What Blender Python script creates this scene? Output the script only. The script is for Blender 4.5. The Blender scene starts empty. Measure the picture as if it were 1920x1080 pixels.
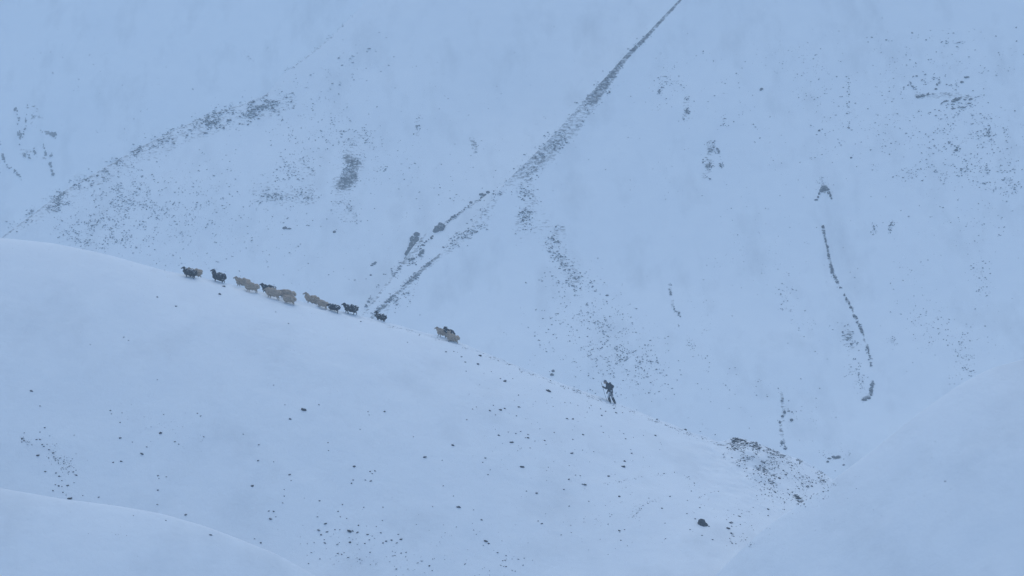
import bpy, bmesh, math, random
import numpy as np
from mathutils import Vector, Matrix, Quaternion
from mathutils.bvhtree import BVHTree

C = bpy.context.scene.collection
SC = bpy.context.scene
R = math.radians

# ------------------------------------------------------------------ camera
HF = 20.0
K = math.tan(R(HF / 2)) / 960.0            # world units per photo pixel per metre of distance
cam_d = bpy.data.cameras.new('camera')
cam = bpy.data.objects.new('camera', cam_d)
C.objects.link(cam)
cam.location = (0, 0, 0)
cam.rotation_euler = (R(90), 0, 0)
cam_d.sensor_width = 36
cam_d.angle = R(HF)
cam_d.clip_start = 0.5
cam_d.clip_end = 20000
SC.camera = cam

# ------------------------------------------------------------------ sky, sun, exposure
SUN_EL, SUN_AZ = R(69), R(-8)              # azimuth clockwise from +Y (the view direction)
w = bpy.data.worlds.new('World')
SC.world = w
w.use_nodes = True
nt = w.node_tree
nt.nodes.clear()
sky = nt.nodes.new('ShaderNodeTexSky')
sky.sky_type = 'NISHITA'
sky.sun_disc = False
sky.sun_elevation = SUN_EL
sky.sun_rotation = SUN_AZ
sky.altitude = 900
sky.air_density = 1.0
sky.dust_density = 0.4
sky.ozone_density = 2.1
bg = nt.nodes.new('ShaderNodeBackground')
bg.inputs['Strength'].default_value = 0.13
wo = nt.nodes.new('ShaderNodeOutputWorld')
nt.links.new(sky.outputs[0], bg.inputs['Color'])
nt.links.new(bg.outputs[0], wo.inputs['Surface'])

sl = bpy.data.lights.new('sun', 'SUN')
sl.energy = 1.0
sl.angle = R(70)
sl.color = (0.97, 1.0, 0.95)
sun = bpy.data.objects.new('sun', sl)
C.objects.link(sun)
sdir = Vector((math.sin(SUN_AZ) * math.cos(SUN_EL), math.cos(SUN_AZ) * math.cos(SUN_EL), math.sin(SUN_EL)))
sun.rotation_euler = sdir.to_track_quat('Z', 'Y').to_euler()
sun.location = sdir * 100

SC.view_settings.view_transform = 'Standard'
SC.view_settings.look = 'None'
SC.view_settings.gamma = 1.0
SC.view_settings.use_curve_mapping = False
SC.view_settings.exposure = 0.36

SC.render.engine = 'CYCLES'
SC.cycles.use_denoising = True
SC.cycles.max_bounces = 8
SC.cycles.diffuse_bounces = 4
SC.cycles.glossy_bounces = 2
SC.cycles.volume_bounces = 4
SC.cycles.use_adaptive_sampling = True
SC.cycles.adaptive_threshold = 0.01

# ------------------------------------------------------------------ helpers
rng = np.random.default_rng(7)
random.seed(7)
_tab = np.random.default_rng(3).random((256, 256))


def vnoise(x, y, s=0):
    x = x + s * 17.31
    y = y + s * 9.17
    xi = np.floor(x).astype(np.int64)
    yi = np.floor(y).astype(np.int64)
    fx, fy = x - xi, y - yi
    fx = fx * fx * fx * (fx * (fx * 6 - 15) + 10)
    fy = fy * fy * fy * (fy * (fy * 6 - 15) + 10)
    a = _tab[xi & 255, yi & 255]
    b = _tab[(xi + 1) & 255, yi & 255]
    c = _tab[xi & 255, (yi + 1) & 255]
    d = _tab[(xi + 1) & 255, (yi + 1) & 255]
    return (a + (b - a) * fx) * (1 - fy) + (c + (d - c) * fx) * fy - 0.5


def fbm(x, y, s=0, o=4):
    t, a = 0, 1.0
    for i in range(o):
        t = t + a * vnoise(x * 2 ** i, y * 2 ** i, s + i)
        a *= 0.5
    return t


def tag(o, label, cat=None, group=None, kind=None):
    o['label'] = label
    if cat:
        o['category'] = cat
    if group:
        o['group'] = group
    if kind:
        o['kind'] = kind
    return o


def link(name, me, mat=None, parent=None):
    o = bpy.data.objects.new(name, me)
    C.objects.link(o)
    if mat is not None:
        me.materials.clear()
        me.materials.append(mat)
    if parent is not None:
        o.parent = parent
    return o


def mesh_np(name, V, F, smooth=True):
    """V (n,3), F (m,k) arrays -> mesh"""
    V = np.ascontiguousarray(V, dtype=np.float32)
    F = np.ascontiguousarray(F, dtype=np.int32)
    m, k = F.shape
    me = bpy.data.meshes.new(name)
    me.vertices.add(len(V))
    me.vertices.foreach_set('co', V.ravel())
    me.loops.add(m * k)
    me.loops.foreach_set('vertex_index', F.ravel())
    me.polygons.add(m)
    me.polygons.foreach_set('loop_start', np.arange(0, m * k, k, dtype=np.int32))
    me.polygons.foreach_set('use_smooth', np.full(m, smooth, dtype=bool))
    me.update(calc_edges=True)
    me.validate()
    return me


def node_mat(name):
    m = bpy.data.materials.new(name)
    m.use_nodes = True
    t = m.node_tree
    return m, t, t.nodes['Principled BSDF']


def N(t, typ, **kw):
    n = t.nodes.new(typ)
    for k, v in kw.items():
        if k in n.inputs:
            n.inputs[k].default_value = v
        else:
            setattr(n, k, v)
    return n


def ramp(t, src, p0, p1, c0=(0, 0, 0, 1), c1=(1, 1, 1, 1)):
    r = t.nodes.new('ShaderNodeValToRGB')
    r.color_ramp.elements[0].position = p0
    r.color_ramp.elements[1].position = p1
    r.color_ramp.elements[0].color = c0
    r.color_ramp.elements[1].color = c1
    t.links.new(src, r.inputs[0])
    return r.outputs[0]


SNOW = (0.765, 0.80, 0.82, 1)


def snow_ground(name, rock=(0.04, 0.041, 0.046, 1), nscale=2.2, stretch=(1, 1, 1.6), bump=0.25, bscale=1.2, r0=0.86, r1=0.96, thin=0.5, tstretch=(0.16, 0.07, 0.05)):
    """wind-packed snow over dark scree; the vertex attribute 'bare' says where ground shows through"""
    m, t, p = node_mat(name)
    L = t.links.new
    geo = N(t, 'ShaderNodeNewGeometry')
    mp = N(t, 'ShaderNodeMapping')
    mp.inputs['Scale'].default_value = stretch
    L(geo.outputs['Position'], mp.inputs['Vector'])
    n1 = N(t, 'ShaderNodeTexNoise', Scale=nscale, Detail=5.0, Roughness=0.65)
    L(mp.outputs[0], n1.inputs['Vector'])
    at = N(t, 'ShaderNodeAttribute', attribute_name='bare')
    add = N(t, 'ShaderNodeMath', operation='ADD')
    L(n1.outputs[0], add.inputs[0])
    L(at.outputs['Fac'], add.inputs[1])
    f = ramp(t, add.outputs[0], r0, r1)
    n2 = N(t, 'ShaderNodeTexNoise', Scale=0.35, Detail=4.0)
    L(geo.outputs['Position'], n2.inputs['Vector'])
    sc = ramp(t, n2.outputs[0], 0.3, 0.7, (SNOW[0] * .96, SNOW[1] * .965, SNOW[2] * .975, 1), SNOW)
    # thin snow: the ground tints it in broad faint streaks that break up into fine mottling
    mp2 = N(t, 'ShaderNodeMapping')
    mp2.inputs['Scale'].default_value = tstretch
    L(geo.outputs['Position'], mp2.inputs['Vector'])
    n5 = N(t, 'ShaderNodeTexNoise', Scale=1.0, Detail=9.0, Roughness=0.62)
    L(mp2.outputs[0], n5.inputs['Vector'])
    tf = ramp(t, n5.outputs[0], 0.50, 0.78, (0, 0, 0, 1), (thin, thin, thin, 1))
    mt = N(t, 'ShaderNodeMix', data_type='RGBA')
    L(tf, mt.inputs[0])
    L(sc, mt.inputs[6])
    mt.inputs[7].default_value = (0.42, 0.45, 0.48, 1)
    sc = mt.outputs[2]
    n3 = N(t, 'ShaderNodeTexNoise', Scale=9.0, Detail=3.0)
    L(geo.outputs['Position'], n3.inputs['Vector'])
    rc = ramp(t, n3.outputs[0], 0.3, 0.7, tuple(c * .6 for c in rock[:3]) + (1,), tuple(c * 1.5 for c in rock[:3]) + (1,))
    mx = N(t, 'ShaderNodeMix', data_type='RGBA')
    L(f, mx.inputs[0])
    L(sc, mx.inputs[6])
    L(rc, mx.inputs[7])
    L(mx.outputs[2], p.inputs['Base Color'])
    p.inputs['Roughness'].default_value = 0.75
    p.inputs['Specular IOR Level'].default_value = 0.15
    n4 = N(t, 'ShaderNodeTexNoise', Scale=bscale, Detail=6.0, Roughness=0.6)
    L(geo.outputs['Position'], n4.inputs['Vector'])
    b = N(t, 'ShaderNodeBump', Strength=bump, Distance=0.12)
    L(n4.outputs[0], b.inputs['Height'])
    L(b.outputs[0], p.inputs['Normal'])
    return m


def snowed(name, col, var=0.5, nscale=8.0, thr=0.62, soft=0.12, nzw=0.45, rough=0.85, coord='Object', snow_n=7.0, side=None):
    """a surface of colour COL with snow lying on what faces up (or the windward side)"""
    m, t, p = node_mat(name)
    L = t.links.new
    tc = N(t, 'ShaderNodeTexCoord')
    oi = N(t, 'ShaderNodeObjectInfo')
    off = N(t, 'ShaderNodeVectorMath', operation='ADD')
    L(tc.outputs[coord], off.inputs[0])
    sc = N(t, 'ShaderNodeMath', operation='MULTIPLY')
    sc.inputs[1].default_value = 37.0
    L(oi.outputs['Random'], sc.inputs[0])
    L(sc.outputs[0], off.inputs[1])
    n1 = N(t, 'ShaderNodeTexNoise', Scale=nscale, Detail=4.0)
    L(off.outputs[0], n1.inputs['Vector'])
    c = ramp(t, n1.outputs[0], 0.3, 0.7, tuple(x * (1 - var) for x in col) + (1,), tuple(min(1, x * (1 + var)) for x in col) + (1,))
    geo = N(t, 'ShaderNodeNewGeometry')
    dotn = N(t, 'ShaderNodeVectorMath', operation='DOT_PRODUCT')
    L(geo.outputs['Normal'], dotn.inputs[0])
    dotn.inputs[1].default_value = side or (0, 0, 1)
    mu = N(t, 'ShaderNodeMath', operation='MULTIPLY')
    mu.inputs[1].default_value = nzw
    L(dotn.outputs['Value'], mu.inputs[0])
    n2 = N(t, 'ShaderNodeTexNoise', Scale=snow_n, Detail=5.0, Roughness=0.7)
    L(off.outputs[0], n2.inputs['Vector'])
    ad = N(t, 'ShaderNodeMath', operation='ADD')
    L(mu.outputs[0], ad.inputs[0])
    L(n2.outputs[0], ad.inputs[1])
    f = ramp(t, ad.outputs[0], thr, thr + soft)
    mx = N(t, 'ShaderNodeMix', data_type='RGBA')
    L(f, mx.inputs[0])
    L(c, mx.inputs[6])
    mx.inputs[7].default_value = SNOW
    L(mx.outputs[2], p.inputs['Base Color'])
    p.inputs['Roughness'].default_value = rough
    p.inputs['Specular IOR Level'].default_value = 0.2
    b = N(t, 'ShaderNodeBump', Strength=0.5, Distance=0.03)
    L(n1.outputs[0], b.inputs['Height'])
    L(b.outputs[0], p.inputs['Normal'])
    return m


M = {}
M['snow_near'] = snow_ground('snow_near', nscale=2.6, bump=0.4, bscale=1.5, thin=0.30, tstretch=(0.22, 0.16, 0.16))
M['snow_far'] = snow_ground('snow_far', rock=(0.055, 0.054, 0.06, 1), nscale=1.5, stretch=(0.8, 0.8, 2.0), bump=0.3, bscale=0.6, r0=0.74, r1=1.02, thin=0.45)
M['snow_farther'] = snow_ground('snow_farther', rock=(0.07, 0.066, 0.066, 1), nscale=0.5, bump=0.2, bscale=0.25)
M['stone'] = snowed('stone', (0.026, 0.028, 0.034), thr=0.87, nzw=0.5, nscale=12, snow_n=9)
M['boulder'] = snowed('boulder', (0.03, 0.033, 0.04), thr=1.02, nzw=0.5, nscale=6, snow_n=5)
M['crag'] = snowed('crag', (0.04, 0.043, 0.05), thr=0.93, nzw=0.5, nscale=2.2, snow_n=2.4)
M['scree'] = snowed('scree', (0.075, 0.08, 0.092), thr=1.05, nzw=0.5, nscale=3, snow_n=3)

# ------------------------------------------------------------------ the land
GROUND_Z = -46.0
HILLS = {}


def px_of(X, Y, Z):
    return 960 + X / (K * Y), 540 - Z / (K * Y)


def stroke_mask(PX, PY, pts, wid, val, soft=0.5):
    """closeness of picture points to a polyline; wid may vary along it"""
    out = np.zeros_like(PX)
    pts = [tuple(p) for p in pts]
    ws = wid if isinstance(wid, (list, tuple)) else [wid] * len(pts)
    x0, x1 = min(p[0] for p in pts) - max(ws), max(p[0] for p in pts) + max(ws)
    y0, y1 = min(p[1] for p in pts) - max(ws), max(p[1] for p in pts) + max(ws)
    sel = np.where((PX > x0) & (PX < x1) & (PY > y0) & (PY < y1))
    if len(sel[0]) == 0:
        return out
    qx, qy = PX[sel], PY[sel]
    best = np.zeros_like(qx)
    for (ax, ay), (bx, by), wa, wb in zip(pts[:-1], pts[1:], ws[:-1], ws[1:]):
        dx, dy = bx - ax, by - ay
        tt = np.clip(((qx - ax) * dx + (qy - ay) * dy) / (dx * dx + dy * dy + 1e-9), 0, 1)
        d = np.hypot(qx - ax - tt * dx, qy - ay - tt * dy) / (wa + (wb - wa) * tt)
        best = np.maximum(best, np.clip((1 - d) / soft, 0, 1))
    out[sel] = best * val
    return out


def make_hill(name, X, Yc, Zc, zfun, front, back, nf, nb, mat, bare=(), trim=None):
    """a hill: for each column X a crest (Yc, Zc) and rows in front of and behind it.
    zfun(X, Y, d) gives the height; d > 0 towards the viewer, d < 0 behind the crest."""
    n = len(X)
    fr = front if np.ndim(front) else np.full(n, float(front))
    u = np.linspace(0, 1, nf) ** 1.25
    v = np.linspace(0, 1, nb + 1)[1:] ** 1.6
    d = np.concatenate([-(v[::-1, None] * back) * np.ones((1, n)), u[:, None] * fr[None, :]], axis=0)
    XX = np.broadcast_to(X[None, :], d.shape)
    YY = Yc[None, :] - d
    ZZ = zfun(XX, YY, d)
    V = np.stack([XX, YY, ZZ], axis=-1).reshape(-1, 3)
    r, c = d.shape
    idx = np.arange(r * c).reshape(r, c)
    F = np.stack([idx[:-1, :-1], idx[1:, :-1], idx[1:, 1:], idx[:-1, 1:]], axis=-1).reshape(-1, 4)
    me = mesh_np(name, V, F)
    att = me.attributes.new('bare', 'FLOAT', 'POINT')
    b = np.zeros(d.shape)
    PX, PY = px_of(XX, YY, ZZ)
    for st in bare:
        b = np.maximum(b, stroke_mask(PX, PY, *st))
    b[d < -1.0] *= 0.5
    att.data.foreach_set('value', b.ravel().astype(np.float32))
    o = link(name, me, mat)
    o['kind'] = 'structure'
    HILLS[name] = o
    return o


def crest_interp(pts, X, Y_of):
    """pts: picture polyline of the skyline of the hill; Y_of(px, py): its distance"""
    P = np.array(pts, float)
    Yp = np.array([Y_of(a, b) for a, b in pts])
    Xp = (P[:, 0] - 960) * K * Yp
    Zp = (540 - P[:, 1]) * K * Yp
    o = np.argsort(Xp)
    Xp, Yp, Zp = Xp[o], Yp[o], Zp[o]
    Yc = np.interp(X, Xp, Yp)
    Zc = np.interp(X, Xp, Zp)
    return Yc, Zc


def smooth1(a, n):
    k = np.hanning(n + 2)[1:-1]
    k /= k.sum()
    p = np.pad(a, n // 2, mode='edge')
    return np.convolve(p, k, mode='valid')[:len(a)]


# --- valley floor: one sheet out to the horizon
g = bpy.data.meshes.new('ground')
gx = np.concatenate([np.linspace(-4000, -400, 10), np.linspace(-380, 380, 60), np.linspace(400, 4000, 10)])
gy = np.concatenate([np.linspace(-4000, -200, 10), np.linspace(-150, 1600, 100), np.linspace(1800, 4000, 8)])
GX, GY = np.meshgrid(gx, gy)
GZ = GROUND_Z + 2.0 * fbm(GX / 60, GY / 60, 5)
idx = np.arange(GX.size).reshape(GX.shape)
F = np.stack([idx[:-1, :-1], idx[:-1, 1:], idx[1:, 1:], idx[1:, :-1]], -1).reshape(-1, 4)
o = link('ground', mesh_np('ground', np.stack([GX, GY, GZ], -1).reshape(-1, 3), F), M['snow_farther'])
o['kind'] = 'structure'

# --- hill the flock climbs
CREST_A = [(-900, 452), (-500, 440), (-200, 441), (0, 446), (100, 456), (200, 477), (300, 505), (355, 516), (410, 527), (470, 541), (540, 559),
           (600, 573), (660, 588), (712, 600), (822, 629), (860, 640), (960, 681), (1050, 717), (1150, 752), (1230, 784),
           (1300, 811), (1345, 826), (1380, 822), (1415, 826), (1450, 841), (1475, 853), (1500, 860), (1530, 876), (1600, 925), (1700, 985),
           (1900, 1080), (2200, 1180)]
XA = np.linspace(-62, 42, 640)
YcA, ZcA = crest_interp(CREST_A, XA, lambda a, b: 200.0)
ZcA = smooth1(ZcA, 11)


DA = smooth1(np.interp(XA, [-60, -33, 0, 14, 24, 40], [22, 21.0, 13.5, 8.0, 7.0, 7.0]), 81)
ZcA0 = smooth1(np.interp(XA, XA[[0, *range(1, 460, 20), 470, 600, 639]], ZcA[[0, *range(1, 460, 20), 470, 600, 639]]), 61)


def dropA(X, d):
    D = np.interp(X, XA, DA)
    f = D * (np.maximum(d, 0) / 23.0) ** 1.3
    b = np.maximum(-d, 0)
    return f + 0.16 * np.minimum(b, 4.0) ** 1.3 + 0.75 * np.maximum(b - 3.0, 0)


# the trodden line, a little below the crest
TRAIL = [(640, 588), (712, 606), (780, 624), (860, 645), (960, 687), (1050, 722), (1150, 757), (1230, 789), (1300, 815), (1370, 842)]


def zA(X, Y, d):
    lip = np.exp(-(np.maximum(d, 0) / 4.0) ** 2)
    zc = np.interp(X, XA, ZcA) * lip + np.interp(X, XA, ZcA0) * (1 - lip)
    near = np.clip(d / 6.0, 0.0, 1)
    z = zc - dropA(X, d)
    z = z + 0.45 * fbm(X / 16, Y / 16, 11, 3) * near + 0.11 * fbm(X / 2.6, Y / 2.6, 12, 3) * (0.15 + 0.85 * near)
    # wind ribs that run down the slope
    z = z + 0.04 * fbm(X / 1.6 + Y / 9, Y / 9, 14, 2) * near
    # a furrow trodden along the crest
    tr = np.exp(-((d - 0.4) / 0.45) ** 2)
    z = z - tr * (0.09 + 0.22 * vnoise(X * 2.2, Y * 2.2, 15)) * np.clip((X + 24) / 6, 0, 1)
    # rough heap of stones at the lower end
    heap = np.exp(-((X - 15.5) / 3.0) ** 2) * np.clip(1 - np.abs(d - 4) / 12, 0, 1)
    z = z + heap * 0.35 * fbm(X / 1.1, Y / 1.1, 16, 3)
    return z


BARE_A = [
    (TRAIL, 5, 0.27),
    ([(900, 660), (968, 686), (985, 690)], 4, 0.30),
    ([(1360, 828), (1385, 826), (1430, 838), (1480, 856)], 14, 0.34),
    ([(1365, 842), (1440, 856)], 20, 0.25),
    ([(1395, 862), (1455, 890), (1490, 925)], 14, 0.24),
    ([(1470, 870), (1540, 895), (1520, 915), (1480, 930)], 34, 0.19),
    ([(1488, 930), (1505, 942)], 8, 0.34),
    ([(620, 1008), (740, 1012)], 16, 0.14),
    ([(75, 800), (110, 850), (130, 900)], 30, 0.10),
]
make_hill('hill', XA, YcA, ZcA, zA, 52, 45, 430, 60, M['snow_near'], BARE_A)

# --- near slope on the right
CREST_B = [(1150, 1260), (1250, 1160), (1340, 1080), (1390, 1030), (1440, 985), (1500, 945), (1540, 918), (1600, 872), (1650, 834), (1720, 776), (1800, 721),
           (1860, 690), (1920, 674), (2000, 655), (2150, 630), (2600, 600)]
XB = np.linspace(4, 50, 240)
YcB, ZcB = crest_interp(CREST_B, XB, lambda a, b: 176.0)
ZcB = smooth1(ZcB, 7)


def zB(X, Y, d):
    zc = np.interp(X, XB, ZcB)
    f = 27.0 * (np.maximum(d, 0) / 30.0) ** 1.15
    b = np.maximum(-d, 0)
    near = np.clip(np.abs(d) / 6.0, 0.18, 1)
    return zc - f - 0.35 * b ** 1.15 + near * (0.5 * fbm(X / 9 + Y / 20, Y / 9, 21, 3) + 0.08 * fbm(X / 1.8, Y / 1.8, 22, 3))


make_hill('hill', XB, YcB, ZcB, zB, 60, 40, 200, 50, M['snow_near'], [([(1690, 935), (1860, 850)], 60, 0.13), ([(1560, 980), (1800, 1000)], 60, 0.12), ([(1770, 900), (1775, 903)], 6, 0.35)])

# --- drifted bank at the lower left
CREST_C = [(-700, 860), (-300, 885), (-60, 905), (0, 914), (70, 926), (140, 938), (220, 950), (300, 964), (380, 986), (440, 1008), (520, 1040), (600, 1085), (700, 1150)]
XC = np.linspace(-45, -6, 200)
YcC, ZcC = crest_interp(CREST_C, XC, lambda a, b: 172.0)
ZcC = smooth1(ZcC, 9)


def zC(X, Y, d):
    zc = np.interp(X, XC, ZcC)
    f = 21.0 * (np.maximum(d, 0) / 22.0) ** 1.25
    b = np.maximum(-d, 0)
    near = np.clip(np.abs(d) / 5.0, 0.28, 1)
    return zc - f - 0.40 * b + near * (0.4 * fbm(X / 8, Y / 8, 31, 3) + 0.06 * fbm(X / 1.6, Y / 1.6, 32, 3))


make_hill('hill', XC, YcC, ZcC, zC, 60, 18, 140, 30, M['snow_near'])


# --- mountain faces across the valley: tilted planes cut off by ridges
def prof(t, m):
    """height above the foot, t metres into the face: hollow below, steeper above"""
    t = np.asarray(t, float)
    return np.where(t < 110, m * t * (0.62 + 0.0050 * t), m * (110 * (0.62 + 0.0050 * 110) + (0.62 + 0.0100 * 110) * (t - 110)))


def plane_dist(Yf, Zf, m):
    tt = np.linspace(-20, 400, 8401)
    zz = Zf + prof(np.maximum(tt, -20), m)

    def fn(px, py):
        e = zz - (540 - py) * K * (Yf + tt)
        i = np.argmax(e > 0)
        return Yf + tt[i]
    return fn


def make_face(name, crest, x0, x1, nx, Yf, Zf, m, amp, seed, mat, bare, nf, nb, back=120, bslope=0.8, streak=0.05, bow=0.0, xmid=0.0, xs=60.0, smooth=5):
    X = np.linspace(x0, x1, nx)
    Yc, Zc = crest_interp(crest, X, plane_dist(Yf, Zf, m))
    Yc, Zc = smooth1(Yc, smooth), smooth1(Zc, smooth)

    def zf(XX, YY, d):
        base = Zf + prof(YY - Yf, m)
        zc = Zf + prof(np.interp(XX, X, Yc) - Yf, m)
        z = np.where(d >= 0, base, zc - bslope * (-d))
        below = np.clip(YY - (Yf - 20), -50, 0)
        near = np.clip(np.abs(d) / 12.0, 0.20, 1)
        rel = amp * fbm(XX / 38, YY / 38, seed, 3) * near
        rel = rel + 0.16 * fbm(XX / 7, YY / 11, seed + 5, 4) * (0.25 + 0.75 * near)
        rel = rel + streak * fbm(XX / 2.2, YY / 26, seed + 9, 2) * near
        # the face bows away towards its right side
        rel = rel - bow * np.maximum(XX - xmid, 0) ** 2 / xs * near
        return z + rel
    return make_hill(name, X, Yc, Zc, zf, (Yc - Yf) + 26, back, nf, nb, mat, bare)


CREST_L = [(-1200, 700), (-600, 640), (-200, 520), (-60, 468), (0, 445), (30, 422), (60, 400), (95, 374), (130, 350), (165, 330), (200, 311), (260, 277), (330, 241),
           (385, 218), (440, 198), (500, 176), (530, 138), (575, 105), (622, 68), (700, -10), (800, -90), (1000, -190), (1300, -260), (1700, -300)]
BARE_L = [
    (CREST_L[4:16], 9, 0.30),
    ([(60, 408), (130, 365), (200, 325), (260, 290)], 22, 0.22),
    ([(280, 285), (360, 245), (440, 225), (545, 190)], 26, 0.24),
    ([(150, 450), (230, 400)], 55, 0.16),
    ([(190, 400), (300, 370), (420, 390)], 60, 0.12),
    ([(490, 360), (530, 365), (580, 365)], 30, 0.22),
    ([(560, 310), (580, 330)], 28, 0.20),
    ([(653, 297), (666, 308)], 24, 0.42, 0.8),
    ([(642, 345), (654, 338), (658, 330)], 30, 0.43, 0.8),
    ([(665, 270), (655, 320), (640, 390), (655, 400)], 30, 0.20),
    ([(600, 220), (690, 150)], 60, 0.10),
    ([(885, 262), (892, 282)], 9, 0.32),
    ([(785, 230), (784, 250)], 10, 0.20),
    ([(300, 450), (420, 480), (520, 470)], 50, 0.08),
    ([(523, 141), (575, 105), (622, 68)], 6, 0.26),
    ([(490, 95), (510, 92), (520, 85)], 8, 0.22),
    ([(455, 92), (470, 110)], 6, 0.22),
    ([(0, 300), (700, 480)], 200, 0.05),
]
make_face('mountain', CREST_L, -150, 75, 620, 420, -42, 0.60, 2.6, 41, M['snow_far'], BARE_L, 420, 30)

# --- small spur in the gully
CREST_M = [(500, 770), (600, 672), (640, 632), (682, 586), (705, 556), (733, 518), (757, 488), (775, 462), (795, 440), (830, 416), (870, 392), (905, 370), (935, 350), (985, 330), (1030, 330), (1100, 380), (1300, 560)]
BARE_M = [
    ([(905, 368), (870, 392), (835, 420)], 6, 0.30),
    ([(757, 490), (733, 520), (705, 556), (682, 586)], 8, 0.30),
    ([(790, 440), (775, 465), (760, 488)], 14, 0.32),
]
make_face('mountain', CREST_M, -48, 26, 280, 407, -42, 0.61, 0.6, 51, M['snow_far'], BARE_M, 200, 20, back=30, streak=0.05)

# --- big spur on the right
CREST_R = [(300, 1000), (500, 790), (600, 690), (640, 648), (690, 598), (740, 550), (790, 502), (840, 462), (880, 428), (905, 398), (930, 362), (960, 328), (1010, 280), (1050, 238),
           (1090, 190), (1130, 148), (1172, 102), (1215, 60), (1290, -20), (1400, -120), (1600, -260), (1900, -400), (2300, -520), (2900, -560)]
BARE_R = [
    ([(1290, -20), (1215, 64), (1172, 107)], [8, 7, 9], 0.44),
    ([(1172, 107), (1135, 155), (1110, 185)], [9, 15, 20], 0.42),
    ([(1110, 185), (1085, 215), (1050, 252)], [22, 28, 34], 0.30),
    ([(1050, 240), (1020, 285), (985, 318), (960, 334)], [34, 34, 26, 12], 0.33),
    ([(1010, 270), (950, 340), (905, 400)], 16, 0.24),
    ([(975, 345), (1000, 400), (1050, 480), (1085, 530)], 34, 0.19),
    ([(905, 412), (850, 450), (800, 490)], 22, 0.24),
    ([(905, 412), (870, 440), (830, 470)], [14, 16, 10], 0.25),
    ([(820, 480), (790, 504), (740, 551), (690, 600)], [7, 9, 11, 7], 0.36),
    ([(770, 530), (730, 570), (705, 598)], 18, 0.20),
    ([(985, 345), (992, 375), (980, 420)], 24, 0.24),
    ([(1050, 430), (1040, 460), (1060, 500), (1080, 525)], 20, 0.24),
    ([(1010, 440), (970, 440)], 20, 0.14),
    ([(1080, 560), (1130, 640), (1190, 700)], 80, 0.115),
    ([(1255, 540), (1262, 575), (1272, 590)], 6, 0.24),
    ([(1285, 180), (1290, 225)], 10, 0.24),
    ([(1240, 110), (1260, 150), (1235, 200)], 24, 0.15),
    ([(1332, 270), (1328, 320)], 13, 0.25),
    ([(1325, 290), (1320, 335)], 8, 0.2),
    ([(1545, 352), (1546, 356)], 9, 0.5),
    ([(1543, 425), (1550, 462), (1554, 480), (1560, 505), (1575, 540)], 4, 0.36),
    ([(1583, 553), (1597, 578), (1603, 595), (1615, 620), (1626, 650), (1633, 680)], 4, 0.38),
    ([(1590, 625), (1592, 650)], 15, 0.24),
    ([(1600, 680), (1605, 720)], 15, 0.16),
    ([(1636, 715), (1633, 740), (1618, 750)], 6, 0.38),
    ([(1466, 738), (1470, 775), (1463, 800), (1468, 830)], 6, 0.32),
    ([(1720, 180), (1790, 178), (1820, 185)], 9, 0.30),
    ([(1780, 60), (1800, 150)], 30, 0.12),
    ([(1820, 240), (1860, 330)], 50, 0.13),
    ([(1690, 330), (1880, 350)], 40, 0.12),
    ([(1540, 100), (1560, 240), (1590, 280)], 40, 0.08),
    ([(1680, 420), (1670, 560)], 18, 0.10),
    ([(1830, 480), (1800, 680)], 40, 0.10),
    ([(1290, 780), (1340, 815)], 14, 0.15),
    ([(1562, 858), (1575, 858)], 5, 0.5),
]
make_face('mountain', CREST_R, -70, 165, 620, 395, -42, 0.63, 2.2, 61, M['snow_far'], BARE_R, 430, 30, streak=0.07, bow=-0.16, xmid=35)

# --- far mountain lost in the snowfall
CREST_F = [(-1500, -60), (-600, -160), (-200, -200), (200, -230), (500, -260), (800, -280), (1200, -240), (2000, -200), (3000, -120)]
BARE_F = [
    ([(30, 198), (32, 225), (42, 270)], 5, 0.36),
    ([(52, 195), (48, 230), (41, 262)], 4, 0.34),
    ([(78, 205), (76, 245), (82, 250)], 6, 0.36),
    ([(98, 248), (102, 256)], 10, 0.46),
    ([(80, 265), (88, 295), (98, 330)], 4, 0.34),
    ([(97, 275), (94, 292)], 4, 0.34),
    ([(58, 262), (67, 292)], 4, 0.34),
    ([(40, 280), (50, 295)], 8, 0.42),
    ([(0, 270), (10, 310), (45, 335)], 5, 0.34),
    ([(110, 245), (180, 240)], 8, 0.16),
]
make_face('mountain', CREST_F, -420, 420, 260, 640, -42, 0.68, 5.0, 71, M['snow_farther'], BARE_F, 160, 12, back=200, streak=0.2)

bpy.context.view_layer.update()
DG = bpy.context.evaluated_depsgraph_get()
TREES = {o.name: BVHTree.FromObject(o, DG) for o in HILLS.values()}
ALL = {}
for ob in bpy.data.objects:
    if ob.name.split('.')[0] in ('hill', 'mountain'):
        ALL[ob.name] = BVHTree.FromObject(ob, DG)


def at(px, py):
    """the point of the land seen at a picture position: (point, normal, name of the hill)"""
    d = Vector(((px - 960) * K, 1.0, (540 - py) * K)).normalized()
    best = None
    for n, t in ALL.items():
        h = t.ray_cast(Vector((0, 0, 0)), d)
        if h[0] is not None and (best is None or h[3] < best[3]):
            best = (h[0], h[1], n, h[3])
    return best


def ground_z(x, y, name='hill'):
    h = ALL[name].ray_cast(Vector((x, y, 300)), Vector((0, 0, -1)))
    return h[0].z if h[0] is not None else GROUND_Z


# ------------------------------------------------------------------ rocks
def hull_rock(seed, n=16, flat=0.75):
    r = random.Random(seed)
    bm = bmesh.new()
    for i in range(n):
        v = Vector((r.gauss(0, 1), r.gauss(0, 1), r.gauss(0, 1))).normalized() * r.uniform(0.75, 1.0)
        bm.verts.new((v.x * 0.5, v.y * 0.42, v.z * 0.5 * flat))
    res = bmesh.ops.convex_hull(bm, input=bm.verts)
    bmesh.ops.delete(bm, geom=[e for e in res['geom_interior'] if isinstance(e, bmesh.types.BMVert)], context='VERTS')
    bmesh.ops.triangulate(bm, faces=bm.faces)
    bm.normal_update()
    return bm


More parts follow.
